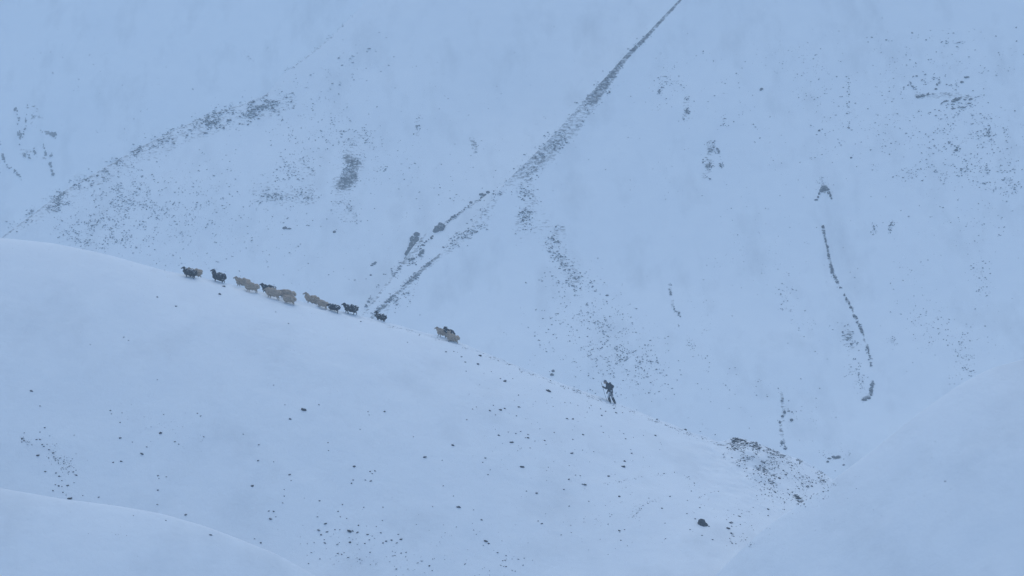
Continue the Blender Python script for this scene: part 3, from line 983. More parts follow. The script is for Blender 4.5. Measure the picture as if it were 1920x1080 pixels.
# ------------------------------------------------------------------ stones on the hill
# (x, y, width) in picture pixels; with a label = one that stands out
NAMED = [
    (1317, 983, 19, 'big dark boulder with a notched foot, largest on the hillside', 'the big notched boulder'),
    (1329, 987, 4.5, 'small stone leaning against the right foot of the big notched boulder', None),
    (569, 768, 13, 'long dark double-humped stone alone on the slope below the flock', 'the long double-humped stone'),
    (131, 934, 11, 'dark stone at the bottom end of the stony streak, lower left', 'the stone ending the left stony streak'),
    (59, 733, 8, 'dark forked stone alone near the left edge', 'the forked stone by the left edge'),
    (300, 812, 8, 'dark flat-topped stone right of the left stony streak', 'the flat-topped stone right of the left streak'),
    (266, 851, 7.6, 'snow-capped dark stone below the flat-topped one at left', 'the snow-capped stone at left'),
    (225, 821, 6.5, 'slanting dark stone nearest the left stony streak on its right', 'the slanting stone beside the left streak'),
    (227, 865, 6, 'dark oval stone below the slanting one beside the left streak', 'the oval stone below the slanting one'),
    (348, 965, 7.5, 'round black stone near the bottom left, on the bank edge', 'the round black stone at the bank edge'),
    (395, 1003, 7, 'thin slanting dark stone at the bottom, right of the round black stone', 'the thin slanting stone at the bottom'),
    (473, 911, 7, 'upright narrow dark stone in the lower left middle', 'the upright narrow stone'),
    (544, 786, 6, 'dark stone just below left of the long double-humped stone', None),
    (543, 890, 5.4, 'dark rounded stone right of the upright narrow stone', 'the rounded stone right of the upright one'),
    (507, 973, 7.6, 'wide dark stone, lowest of three near the bottom', 'the wide stone in the bottom trio'),
    (610, 982, 7, 'dark stone standing above the bottom rubble patch', 'the stone above the bottom rubble'),
    (597, 994, 8, 'flat dark stone at the left of the bottom rubble patch', 'the flat stone left of the bottom rubble'),
    (613, 997, 6, 'small flat stone right beside the flat one in the bottom rubble', None),
    (655, 996, 10, 'widest stone of the bottom rubble patch, its top edge', 'the widest stone of the bottom rubble'),
    (752, 1011, 7, 'dark stone at the right end of the bottom rubble patch', 'the stone ending the bottom rubble'),
    (296, 919, 5, 'dark stone between the snow-capped stone and the bank edge', 'the stone above the bank edge'),
    (796, 857, 9, 'crescent-shaped dark stone in the middle of the slope', 'the crescent stone mid slope'),
    (860, 951, 9.5, 'long slanting dark stone in the lower middle', 'the long slanting stone lower middle'),
    (664, 875, 6.5, 'dark stone left of the crescent stone, above small ones', 'the stone left of the crescent one'),
    (911, 1015, 9, 'dark stone at the bottom edge right of the rubble', 'the bottom stone right of the rubble'),
    (959, 829, 9, 'smooth grey-topped stone right of centre', 'the smooth grey-topped stone'),
    (978, 875, 10.5, 'dark pointed stone with a chip at its right foot, right of centre', 'the pointed stone with a chip'),
    (938, 768, 9, 'dark wedge stone, largest of a cluster left of the walker', 'the wedge stone left of the walker'),
    (918, 770, 6, 'dark upright stone left of the wedge stone', None),
    (946, 715, 9, 'dark stone under the crest between the last sheep and the walker', 'the stone under the crest'),
    (1028, 733, 11, 'largest dark stone just left of the walker', 'the large stone left of the walker'),
    (900, 667, 7.5, 'dark stone just below the last sheep group', 'the stone below the last sheep'),
    (896, 683, 6.5, 'small curved stone under the stone below the last sheep', None),
    (972, 763, 6, 'dark stone between the wedge stone and the walker', 'the stone between wedge stone and walker'),
    (1063, 785, 6.4, 'left of a pair of dark stones below the walker', 'the paired stones below the walker'),
    (1074, 786, 5.2, 'right of a pair of dark stones below the walker', None),
    (1093, 815, 5.8, 'pointed dark stone below the paired stones', 'the pointed stone below the pair'),
    (1072, 850, 7, 'long slanting stone in the right middle of the slope', 'the slanting stone right middle'),
    (1097, 909, 9, 'dark spiky stone in the lower right middle', 'the spiky stone lower right'),
    (1169, 875, 10, 'snow-flecked oval stone with a small one above, right of centre', 'the snow-flecked oval stone'),
    (1171, 865, 6, 'small dark stone right above the snow-flecked oval stone', None),
    (1231, 787, 6.4, 'dark stone on the crest right of the walker', 'the crest stone right of the walker'),
    (1229, 817, 5.4, 'dark stone below the crest stone right of the walker', None),
    (1141, 893, 6, 'slanting dark stone left of and below the oval stone', 'the slanting stone by the oval one'),
    (1161, 931, 6, 'left of a pair of dark stones far lower right', 'the lower right stone pair'),
    (1256, 931, 5.6, 'right of a pair of dark stones far lower right', None),
    (1016, 982, 5.6, 'dark stone low on the slope, left of the big boulder', 'the low stone left of the big boulder'),
    (1006, 925, 6, 'dark stone midway between the pointed stone and the bottom', 'the stone midway to the bottom'),
    (1161, 995, 6, 'dark stone left of the big notched boulder', 'the stone left of the big boulder'),
    (1370, 980, 10, 'bent dark stone right of the big notched boulder', 'the bent stone right of the big boulder'),
    (1365, 991, 9, 'slanting dark stone below the bent stone', None),
    (1371, 1000, 7, 'upright dark stone lowest of three right of the big boulder', None),
    (1386, 968, 7.5, 'thin dark stone up right of the bent stone', None),
    (1303, 973, 4.6, 'small stone just up left of the big notched boulder', None),
    (1453, 923, 6, 'lone black stone below the stony heap', 'the black stone below the stony heap'),
    (1418, 852, 5.5, 'dark stone standing out at the middle of the stony heap', 'the middle stone of the stony heap'),
    (1461, 897, 7.5, 'large dark stone in the lower part of the stony heap', 'the large stone in the lower heap'),
    (1450, 892, 6, 'dark stone left of the large one in the lower heap', None),
    (1495, 935, 10, 'dark jagged stone where the stony heap meets the right slope', 'the jagged stone at the heap foot'),
    (1496, 945, 5, 'small stone just under the jagged stone at the heap foot', None),
    (1522, 912, 5.6, 'dark stone right of the lower heap near the right slope', None),
    (1473, 890, 6, 'flat dark stone right of the large one in the lower heap', None),
    (1423, 841, 7, 'flat dark stone on top of the stony heap', None),
    (1285, 806, 7, 'dark rough stone on the crest left of the stony heap', 'the rough crest stone left of the heap'),
    (1772, 902, 4.4, 'only dark stone on the smooth snow slope at right', None),
    (419, 537, 7.5, 'dark flat stone just below the second black sheep', 'the flat stone below the second black sheep'),
    (412, 552, 6.5, 'thin curved stone under the flat stone near the sheep', None),
    (330, 574, 5.4, 'dark slanting stone in the snow below the leading sheep', 'the slanting stone below the leading sheep'),
    (295, 557, 4.8, 'small dark stone left of and below the leading sheep', 'the stone left of the leading sheep'),
    (232, 632, 4.2, 'dark stone alone on the upper left of the snow slope', 'the stone alone at upper left'),
]
PLAIN = [  # x, y, width
    (676, 603, 4), (517, 585, 3), (541, 607, 3), (241, 638, 2.8), (169, 646, 3), (295, 712, 2.8), (513, 722, 2.8), (598, 759, 3.4), (534, 759, 2.8),
    (84, 802, 4.4), (75, 810, 3.4), (93, 817, 3.2), (68, 824, 4.4), (75, 824, 4), (79, 834, 4), (82, 837, 4), (88, 833, 3), (92, 843, 5.4), (71, 854, 7), (91, 859, 3.2),
    (100, 849, 4.5), (85, 884, 5.4), (105, 887, 4), (111, 893, 5.2), (137, 885, 4.6), (143, 891, 5), (130, 874, 4), (116, 901, 3.2), (139, 905, 3.2), (104, 909, 3.4),
    (110, 911, 4.8), (116, 912, 3), (127, 910, 6), (99, 920, 4), (118, 923, 4.2), (124, 928, 3), (41, 822, 5), (45, 826, 3.6), (41, 829, 3), (75, 761, 4),
    (139, 816, 2.8), (207, 770, 4), (209, 776, 2.8), (229, 774, 3), (225, 792, 3.4), (248, 829, 2.8), (212, 867, 4), (275, 838, 4), (328, 828, 4.4), (335, 833, 3),
    (307, 777, 2.8), (370, 775, 3.4), (376, 780, 4.2), (382, 819, 4), (296, 892, 4.4), (298, 897, 2.8), (312, 894, 3.2), (155, 929, 2.6), (185, 932, 4.2),
    (295, 946, 4.4), (250, 967, 2.6), (311, 976, 3), (484, 864, 4.4), (513, 866, 2.8), (485, 834, 4.2), (456, 814, 3.2), (615, 830, 3.2), (616, 845, 2.8),
    (546, 901, 2.8), (533, 918, 3), (533, 930, 3.8), (530, 943, 3.4), (504, 958, 4.2), (513, 959, 4.6), (517, 969, 2.8), (599, 939, 4.4), (595, 969, 3.6),
    (634, 959, 3.8), (638, 969, 3), (628, 993, 3.6), (637, 993, 3.6), (602, 1003, 4.6), (608, 1012, 3), (609, 1018, 6), (477, 1010, 3.4), (489, 1018, 4.6),
    (690, 772, 2.8), (721, 772, 4.8), (675, 805, 3), (775, 819, 2.8), (694, 884, 3.8), (703, 883, 4.2), (698, 888, 3.2), (662, 900, 4.2), (659, 906, 4.4), (685, 900, 4.4),
    (695, 902, 5), (642, 946, 3.4), (682, 951, 3.6), (718, 951, 3.4), (650, 972, 3), (717, 976, 3), (672, 985, 4.2), (661, 996, 4.6), (670, 998, 6), (689, 1002, 6),
    (698, 1005, 3), (702, 1009, 3.4), (692, 1012, 4.2), (714, 999, 4), (724, 1015, 4.8), (734, 1013, 4.8), (718, 1018, 4.8), (747, 1002, 4.2), (656, 1017, 6), (684, 1019, 4),
    (744, 1018, 4), (811, 950, 3.4), (850, 930, 3.4), (903, 975, 5), (829, 863, 2.8), (849, 835, 6), (910, 859, 4.4), (905, 867, 3), (919, 881, 3.2), (915, 890, 4),
    (875, 787, 3.4), (886, 767, 3), (893, 763, 2.8), (946, 766, 4.6), (925, 760, 3), (929, 778, 3.2), (968, 780, 3.2), (874, 696, 2.8), (921, 697, 2.8), (938, 710, 3.6),
    (961, 710, 3.2), (1037, 762, 3.2), (972, 741, 3.4), (935, 816, 5.4), (953, 810, 2.8), (967, 813, 3.8), (976, 809, 3.6), (990, 815, 4.4), (985, 821, 3.4), (990, 821, 5.4),
    (1003, 827, 3.2), (1021, 826, 4.4), (1012, 804, 3), (994, 840, 3.6), (1039, 811, 3.2), (1074, 824, 3.6), (1092, 844, 2.8), (1113, 847, 2.8), (1028, 876, 2.8),
    (1067, 873, 3), (1066, 899, 5), (1088, 892, 3.4), (1079, 891, 3.4), (1092, 908, 4), (1057, 918, 4.4), (1104, 940, 3.4), (1067, 949, 4), (987, 921, 3), (831, 911, 2.8),
    (888, 956, 2.8), (1009, 977, 3.6), (1070, 985, 3.4), (1052, 1003, 3.4), (1171, 993, 3.2), (1140, 983, 2.8), (916, 1019, 5), (893, 1002, 2.8), (888, 994, 2.8),
    (1184, 850, 5), (1173, 823, 3.6), (1169, 813, 3.2), (1131, 811, 3.4), (1127, 799, 3), (1237, 843, 3), (1245, 888, 3.4), (1241, 953, 4.8), (1216, 934, 3), (1128, 779, 5),
    (1135, 771, 4.8), (1126, 767, 3), (1151, 766, 4.4), (1155, 774, 5), (1167, 774, 3), (1108, 760, 3.4), (1105, 765, 3.4), (1083, 760, 3), (1187, 820, 2.6), (1247, 981, 3),
    (1248, 1010, 3.4), (1164, 1013, 3.6), (1147, 965, 3), (764, 642, 3), (836, 660, 4.2), (851, 659, 2.8), (865, 669, 4.4), (872, 679, 4.4), (1288, 963, 3.4), (1294, 993, 5),
    (1316, 1004, 3.8), (1336, 1012, 4.2), (1312, 952, 4), (1440, 955, 6), (1440, 967, 4.4), (1313, 809, 4), (1341, 815, 3), (1566, 883, 2.8), (1543, 901, 7), (1606, 916, 2.8),
    (692, 778, 2.6), (1400, 878, 3.6), (1423, 878, 4.4), (1433, 890, 4), (1385, 829, 5), (1370, 833, 4.4), (1378, 840, 4), (1391, 846, 4.6),
]


def put_stone(px, py, wpx, i):
    h = at(px, py)
    if h is None:
        return None
    p, nrm = h[0], h[1]
    wd = wpx * K * p.y
    me = STONE_ME[i % len(STONE_ME)]
    ob = bpy.data.objects.new('stone', me)
    C.objects.link(ob)
    hr = random.uniform(0.7, 0.95)
    ob.scale = (wd * 1.12, wd * 1.0, wd * hr)
    ob.rotation_euler = (random.uniform(-.3, .1), random.uniform(0.05, 0.4), random.uniform(-.6, .6) + math.pi * (i % 2))
    ob.location = p + Vector((0, 0, wd * hr * random.uniform(-.06, .10)))
    return ob


landmarks = []
for i, (x, y, s, lab, short) in enumerate(NAMED):
    if i == 0:
        h = at(x, y)
        u = K * h[0].y
        me = lump('boulder', 77, [(-1.5 * u, 0, 1 * u, 7.5 * u, 7 * u, 8 * u), (2 * u, -1 * u, -3 * u, 8 * u, 7 * u, 6 * u), (6 * u, -2 * u, -5 * u, 5 * u, 5 * u, 4.5 * u),
                                  (-4 * u, -1 * u, -4 * u, 4.5 * u, 5 * u, 4 * u)], M['boulder'], rough=0.16)
        ob = link('boulder', me)
        ob.location = h[0] + Vector((0, 0, 1.5 * u))
        tag(ob, lab, 'boulder', 'stones on the hillside')
    else:
        ob = put_stone(x, y, s, i)
        if ob is None:
            continue
        tag(ob, lab, 'stone', 'stones on the hillside')
    if short:
        landmarks.append((x, y, short))
used = {}
order = ['nearest', 'second nearest', 'third nearest', 'fourth nearest', 'fifth nearest', 'sixth nearest', 'seventh nearest', 'eighth nearest', 'ninth nearest', 'tenth nearest', 'eleventh nearest', 'twelfth nearest', 'thirteenth nearest', 'fourteenth nearest', 'fifteenth nearest']
todo = []
for i, (x, y, s) in enumerate(PLAIN):
    ob = put_stone(x, y, s * 1.05, i + 5)
    if ob is None:
        continue
    d, lx, ly, short = min((math.hypot(x - a, y - b), a, b, t) for a, b, t in landmarks)
    dx, dy = x - lx, y - ly
    if abs(dx) > 2.2 * abs(dy):
        dr = 'right of' if dx > 0 else 'left of'
    elif abs(dy) > 2.2 * abs(dx):
        dr = 'below' if dy > 0 else 'above'
    else:
        dr = ('lower ' if dy > 0 else 'upper ') + ('right of' if dx > 0 else 'left of')
    todo.append((short, dr, d, ob))
for short, dr in {(a, b) for a, b, _, _ in todo}:
    m_ = sorted([(d, k) for k, (a, b, d, _) in enumerate(todo) if a == short and b == dr])
    for r_, (d, k) in enumerate(m_):
        pre = 'small dark stone' if len(m_) == 1 else order[min(r_, 14)] + ' small stone'
        tag(todo[k][3], f'{pre} {dr} {short}', 'stone', 'stones on the hillside')


# ------------------------------------------------------------------ living things: blobs grown together
class Body:
    def __init__(self):
        self.bm = bmesh.new()

    def ball(self, c, r, rot=None):
        r = (r, r, r) if not np.ndim(r) else r
        mt = Matrix.Translation(c)
        if rot is not None:
            mt = mt @ rot.to_4x4()
        mt = mt @ Matrix.Diagonal((*r, 1))
        bmesh.ops.create_icosphere(self.bm, subdivisions=3, radius=1, matrix=mt)
        return self

    def limb(self, pts, radii):
        for (p, q, a, b) in zip(pts[:-1], pts[1:], radii[:-1], radii[1:]):
            p, q = Vector(p), Vector(q)
            d = q - p
            if d.length < 1e-5:
                continue
            mt = Matrix.Translation((p + q) / 2) @ d.to_track_quat('Z', 'Y').to_matrix().to_4x4()
            bmesh.ops.create_cone(self.bm, cap_ends=True, segments=14, radius1=a, radius2=b, depth=d.length, matrix=mt)
        for p, r in zip(pts, radii):
            bmesh.ops.create_icosphere(self.bm, subdivisions=2, radius=r, matrix=Matrix.Translation(p))
        return self

    def mesh(self, name, voxel, smooth=3):
        return remesh(self.bm, name, voxel, smooth)


def displace(me, amp, freq, seed):
    n = len(me.vertices)
    co = np.empty(n * 3, dtype=np.float32)
    no = np.empty(n * 3, dtype=np.float32)
    me.vertices.foreach_get('co', co)
    me.vertex_normals.foreach_get('vector', no)
    co, no = co.reshape(-1, 3), no.reshape(-1, 3)
    d = fbm(co[:, 0] * freq + co[:, 1] * freq * .7, co[:, 2] * freq - co[:, 1] * freq * .7, seed, 3)
    co = co + no * (d * amp)[:, None]
    me.vertices.foreach_set('co', co.ravel().astype(np.float32))
    me.update()


M['black_wool'] = snowed('black_wool', (0.009, 0.012, 0.018), var=.5, nscale=22, thr=0.65, soft=.08, nzw=0.20, snow_n=6)
M['black_face'] = snowed('black_face', (0.008, 0.010, 0.015), var=.3, nscale=14, thr=1.0, nzw=0.25, snow_n=10)
M['cream_wool'] = snowed('cream_wool', (0.38, 0.295, 0.22), var=.3, nscale=14, thr=0.92, soft=.2, nzw=0.28, snow_n=7)
M['cream_face'] = snowed('cream_face', (0.28, 0.235, 0.19), var=.25, nscale=14, thr=1.1, nzw=0.25, snow_n=10)


def make_sheep_meshes(v):
    """v: pose. Nose to -X, feet at z = 0, about 1.3 m long"""
    ph = [0.0, 1.0, 0.45, -0.6][v]             # stride
    hd = [0.0, -0.10, 0.05, -0.20][v]          # how high the head is held
    B = Body()
    B.ball((0.04, 0, 0.52), (0.44, 0.17, 0.19)).ball((0.34, 0, 0.54), (0.18, 0.17, 0.19)).ball((-0.28, 0, 0.52), (0.18, 0.165, 0.21))
    B.limb([(-0.34, 0, 0.60), (-0.47, 0, 0.74 + hd * .5), (-0.55, 0, 0.84 + hd)], [0.15, 0.105, 0.085])
    hx, hz = -0.57, 0.87 + hd
    B.ball((hx, 0, hz), (0.095, 0.075, 0.085))
    B.limb([(hx - .03, 0, hz - .01), (hx - .13, 0, hz - .07), (hx - .20, 0, hz - .115)], [0.075, 0.055, 0.040])
    B.ball((hx - .21, 0, hz - .125), (0.03, 0.033, 0.028))
    for s in (-1, 1):
        B.limb([(hx + .03, .06 * s, hz + .04), (hx + .06, .13 * s, hz + .035), (hx + .07, .175 * s, hz + .01)], [0.022, 0.026, 0.012])   # ears
        B.ball((hx - .075, .055 * s, hz + .015), 0.017)                                                                              # eyes
        st = 0.09 * ph * s
        B.limb([(-.27, .10 * s, .46), (-.27 - st * .4, .105 * s, .30), (-.26 - st * 1.1, .105 * s, .17), (-.27 - st * 1.5, .105 * s, .05), (-.295 - st * 1.5, .105 * s, .02)],
               [.085, .048, .033, .026, .032])
        st = -st
        B.limb([(.33, .10 * s, .50), (.28 - st * .5, .11 * s, .36), (.40 - st * 1.0, .11 * s, .235), (.375 - st * 1.5, .11 * s, .06), (.35 - st * 1.5, .11 * s, .02)],
               [.11, .065, .034, .027, .033])
    B.limb([(.50, 0, .60), (.55, 0, .50), (.555, 0, .42)], [.05, .035, .02])
    body = B.mesh('sheep', 0.016, 3)
    W = Body()
    W.ball((0.04, 0, 0.52), (0.50, 0.235, 0.235)).ball((0.34, 0, 0.545), (0.215, 0.225, 0.235)).ball((-0.27, 0, 0.53), (0.225, 0.225, 0.25))
    W.ball((0.06, 0, 0.60), (0.42, 0.20, 0.20)).ball((.05, 0, .42), (.40, .20, .17))
    W.limb([(-0.30, 0, 0.58), (-0.43, 0, 0.70 + hd * .4), (-0.515, 0, 0.805 + hd * .9)], [0.22, 0.165, 0.115])
    W.limb([(-0.36, 0, 0.46), (-0.44, 0, 0.60 + hd * .3)], [0.17, 0.13])
    for s in (-1, 1):
        W.limb([(.33, .12 * s, .46), (.31, .12 * s, .32)], [.14, .09])
        W.limb([(-.27, .12 * s, .45), (-.27, .12 * s, .34)], [.11, .075])
    fleece = W.mesh('fleece', 0.02, 2)
    displace(fleece, 0.12, 7.0, 5 + v)
    displace(fleece, 0.05, 22.0, 9 + v)
    return body, fleece


POSES = [make_sheep_meshes(v) for v in range(4)]
DEV = {}
for v, (b, f) in enumerate(POSES):
    for c in ('black', 'cream'):
        b2, f2 = b.copy(), f.copy()
        b2.materials.clear()
        f2.materials.clear()
        b2.materials.append(M[c + '_face'])
        f2.materials.append(M[c + '_wool'])
        DEV[v, c] = (b2, f2)

YA = 200.0
FLOCK = [  # colour, left and right edge in the picture, metres beyond the crest, pose, turn (deg), label
    ('black', 337, 368, -0.45, 0, 0, 'black snow-flecked sheep leading the flock, first on the left'),
    ('cream', 347, 378, 0.45, 1, 4, 'cream sheep half hidden behind the leading black sheep'),
    ('black', 390, 423, 0.0, 2, -5, 'black snow-flecked sheep walking alone, second black one from the left'),
    ('cream', 434, 467, 0.35, 1, 4, 'cream sheep with raised head at the front of the third cluster'),
    ('cream', 452, 485, -0.6, 3, -4, 'woolly cream sheep pressed beside the cluster\'s front sheep, nearer the viewer'),
    ('black', 483, 515, 0.35, 1, 6, 'black sheep whose head and back show behind a cream sheep'),
    ('cream', 490, 526, -0.85, 3, -3, 'long cream sheep hiding a black sheep, middle of the big cluster'),
    ('black', 517, 547, 0.75, 3, 3, 'black sheep showing only its back, rear of the big cluster'),
    ('cream', 521, 553, -0.1, 3, 3, 'cream sheep between a black back and the nearest cream sheep'),
    ('cream', 524, 554, -1.2, 3, -5, 'cream sheep nearest the viewer, last of the big cluster'),
    ('cream', 564, 597, 0.45, 0, 2, 'cream sheep with head held high, front of the four-sheep row'),
    ('cream', 588, 613, -0.2, 3, -4, 'small cream sheep right behind the high-headed one'),
    ('black', 609, 637, -0.7, 3, -18, 'black sheep close behind the small cream sheep'),
    ('black', 637, 670, 0.0, 1, 0, 'black snow-streaked sheep, last of the four-sheep row'),
    ('black', 697, 724, 0.2, 0, -22, 'black sheep with a white streak on its back, straggling alone'),
    ('cream', 811, 842, 0.15, 1, 3, 'cream sheep at the front of the last three'),
    ('black', 829, 847, 0.40, 0, 62, 'black sheep with only its raised head showing, squeezed between the last two cream sheep'),
    ('cream', 831, 860, -0.35, 3, 0, 'cream sheep at the very end of the flock'),
]
for i, (col, a, b, off, pose, turn, lab) in enumerate(FLOCK):
    s = (b - a) * K * (YA + off) / 1.36
    if abs(turn) > 60:
        s = 0.97
    s = min(max(s, 0.74), 0.97)
    X = ((a + b) / 2 - 960) * K * (YA + off) + 0.10 * s
    Y = YA + off
    bm_, fl_ = DEV[pose, col]
    root = bpy.data.objects.new('sheep', bm_)
    C.objects.link(root)
    fle = bpy.data.objects.new('fleece', fl_)
    C.objects.link(fle)
    fle.parent = root
    g1, g2 = ground_z(X - .4, Y), ground_z(X + .4, Y)
    ang = math.atan2(g1 - g2, 0.8)
    root.location = (X, Y, (g1 + g2) / 2 - 0.10)
    root.rotation_euler = (0, ang * 0.85 * math.cos(R(turn)), R(turn))
    root.scale = (s, s, s)
    tag(root, lab, 'sheep', 'sheep climbing the snowy crest in file')

# ------------------------------------------------------------------ the walker
M['skin'], t_, p_ = node_mat('skin')
p_.inputs['Base Color'].default_value = (0.42, 0.26, 0.19, 1)
p_.inputs['Roughness'].default_value = 0.6
M['jacket'] = snowed('jacket', (0.012, 0.017, 0.028), var=.4, nscale=16, thr=0.93, soft=.12, nzw=0.32, snow_n=11)
M['trousers'] = snowed('trousers', (0.12, 0.13, 0.15), var=.4, nscale=16, thr=0.42, soft=.3, nzw=0.25, snow_n=7)
M['gaiter'] = snowed('gaiter', (0.009, 0.013, 0.022), var=.4, nscale=16, thr=0.85, soft=.1, nzw=0.25, snow_n=10)
M['boot'] = snowed('boot', (0.03, 0.03, 0.03), var=.4, nscale=16, thr=0.45, soft=.1, nzw=0.25, snow_n=12)
M['hat'] = snowed('hat', (0.10, 0.11, 0.13), var=.4, nscale=20, thr=0.75, soft=.25, nzw=0.25, snow_n=12)
M['pack'] = snowed('pack', (0.012, 0.016, 0.026), var=.4, nscale=14, thr=0.88, soft=.12, nzw=0.32, snow_n=8)
M['wood'] = snowed('wood', (0.06, 0.05, 0.045), var=.3, nscale=30, thr=1.3, nzw=0.2)

HIP = Vector((-.18, 0, .90))
WAI = Vector((-.22, 0, 1.04))
CHE = Vector((-.33, 0, 1.24))
NEC = Vector((-.44, 0, 1.41))
HEAD = Vector((-.565, 0, 1.53))
SH = {-1: Vector((-.38, -.185, 1.335)), 1: Vector((-.38, .185, 1.335))}
EL = {-1: Vector((-.50, -.25, 1.09)), 1: Vector((-.28, .26, 1.07))}
HA = {-1: Vector((-.725, -.15, 1.195)), 1: Vector((-.40, .27, .85))}
HJ = {-1: Vector((-.18, -.095, .89)), 1: Vector((-.18, .095, .89))}
KN = {-1: Vector((-.33, -.10, .50)), 1: Vector((-.07, .10, .47))}
AN = {-1: Vector((-.19, -.10, .10)), 1: Vector((.15, .11, .02))}
TOE = {-1: Vector((-.37, -.12, .06)), 1: Vector((-.03, .13, .01))}
HEEL = {-1: Vector((-.14, -.10, .045)), 1: Vector((.19, .11, -.02))}

P = Body()
P.limb([HIP + Vector((0, -.08, 0)), HIP + Vector((0, .08, 0))], [.12, .12])
P.limb([HIP, WAI, CHE, NEC], [.125, .125, .145, .062])
P.ball(CHE, (.125, .175, .16))
P.limb([NEC + Vector((.05, 0, -.05)), NEC + Vector((-.05, 0, .05)), HEAD], [.062, .056, .06])
# head leaning into the climb: skull, jaw, nose, brow, ears, eyes, lips
hr = Quaternion((0, 1, 0), R(-22)).to_matrix()


def hp(x, y, z):
    return HEAD + hr @ Vector((x, y, z))


P.ball(HEAD, (.098, .076, .112), hr)
P.ball(hp(-.045, 0, -.055), (.055, .052, .062), hr)
P.ball(hp(-.06, 0, -.098), (.03, .035, .025), hr)
P.limb([hp(-.095, 0, .005), hp(-.118, 0, -.038)], [.011, .017])
P.ball(hp(-.088, 0, .018), (.018, .05, .012), hr)
P.ball(hp(-.098, 0, -.068), (.012, .024, .008), hr)
for s in (-1, 1):
    P.ball(hp(-.086, .033 * s, .002), .012)
    P.ball(hp(.008, .078 * s, -.012), (.022, .012, .034), hr)
    P.limb([SH[s], EL[s], HA[s]], [.062, .046, .032])
    P.limb([HJ[s], (HJ[s] + KN[s]) / 2, KN[s], (KN[s] + AN[s]) / 2, AN[s]], [.100, .082, .060, .054, .040])
    P.limb([HEEL[s], AN[s] + Vector((-.02, 0, -.05)), TOE[s]], [.038, .042, .034])
# hands: palm, four unequal bent fingers, a thumb from the side of the palm
STK_T, STK_B = Vector((-.845, -.15, 1.50)), Vector((-.45, -.15, .22))


def on_stick(z):
    return STK_B.lerp(STK_T, (z - STK_B.z) / (STK_T.z - STK_B.z))


gp = on_stick(1.20)

def hand(P, s, g):
    if s == -1:                                      # closed round the stick
        palm = gp + Vector((.055, -.012, 0))
        P.limb([HA[s], palm], [g * r for r in (.032, .036,)])
        P.ball(palm, (.030 * g, .034 * g, .044 * g))
        for k, (dz, ln) in enumerate([(.034, .95), (.012, 1.05), (-.011, 1.0), (-.033, .8)]):
            c = on_stick(gp.z + dz)
            P.limb([palm + Vector((-.005, -.03, dz)), c + Vector((.010, -.032, 0)), c + Vector((-.026 * ln, -.022, 0)), c + Vector((-.026 * ln, .012, 0)), c + Vector((-.004, .026 * ln, 0))],
                   [.0115, .0110, .0105, .0095, .0085])
        c = on_stick(gp.z + .048)
        P.limb([palm + Vector((.005, .026, .018)), c + Vector((.014, .028, -.006)), c + Vector((-.014, .024, .004)), c + Vector((-.028, .006, .008))], [g * r for r in (.014, .0125, .011, .009,)])
    else:                                            # hanging, slightly curled
        palm = HA[s] + Vector((-.02, 0, -.06))
        P.limb([HA[s], palm], [g * r for r in (.030, .032,)])
        P.ball(palm, (.040 * g, .018 * g, .045 * g))
        for k, (dx, ln) in enumerate([(-.03, .92), (-.010, 1.05), (.011, 1.0), (.031, .78)]):
            b0 = palm + Vector((dx, 0, -.036))
            P.limb([palm + Vector((dx * .6, 0, -.01)), b0, b0 + Vector((-.006, -.008, -.035 * ln)), b0 + Vector((-.010, -.026, -.058 * ln)), b0 + Vector((-.012, -.042, -.068 * ln))],
                   [.012, .0115, .0105, .0095, .008])
        P.limb([palm + Vector((-.028, -.004, .012)), palm + Vector((-.055, -.014, -.012)), palm + Vector((-.062, -.022, -.045))], [g * r for r in (.014, .012, .0095,)])


hand(P, -1, 1.0)
hand(P, 1, 1.0)
person_me = P.mesh('person', 0.0075, 2)

J = Body()
J.limb([HIP + Vector((0, -.07, -.06)), HIP + Vector((0, .07, -.06))], [.155, .155])
J.limb([HIP + Vector((0, -.06, .03)), HIP + Vector((0, .06, .03))], [.145, .145])
J.limb([HIP, WAI, CHE, NEC + Vector((.03, 0, -.06))], [.165, .172, .19, .115])
J.ball(CHE, (.155, .205, .185))
J.limb([NEC + Vector((.02, 0, -.03)), NEC + Vector((-.015, 0, .03))], [.095, .082])
for s in (-1, 1):
    mid = (EL[s] + HA[s]) / 2
    J.limb([CHE + Vector((-.02, .10 * s, .06)), SH[s], (SH[s] + EL[s]) / 2, EL[s], mid, HA[s].lerp(EL[s], .10)], [.11, .092, .075, .068, .060, .052])
jacket_me = J.mesh('jacket', 0.013, 2)
displace(jacket_me, 0.02, 11, 3)

T = Body()
T.limb([HIP + Vector((0, -.075, -.02)), HIP + Vector((0, .075, -.02))], [.138, .138])
for s in (-1, 1):
    T.limb([HJ[s], (HJ[s] + KN[s]) / 2, KN[s], KN[s].lerp(AN[s], .35)], [.122, .104, .085, .078])
trouser_me = T.mesh('trousers', 0.013, 2)
displace(trouser_me, 0.018, 12, 4)

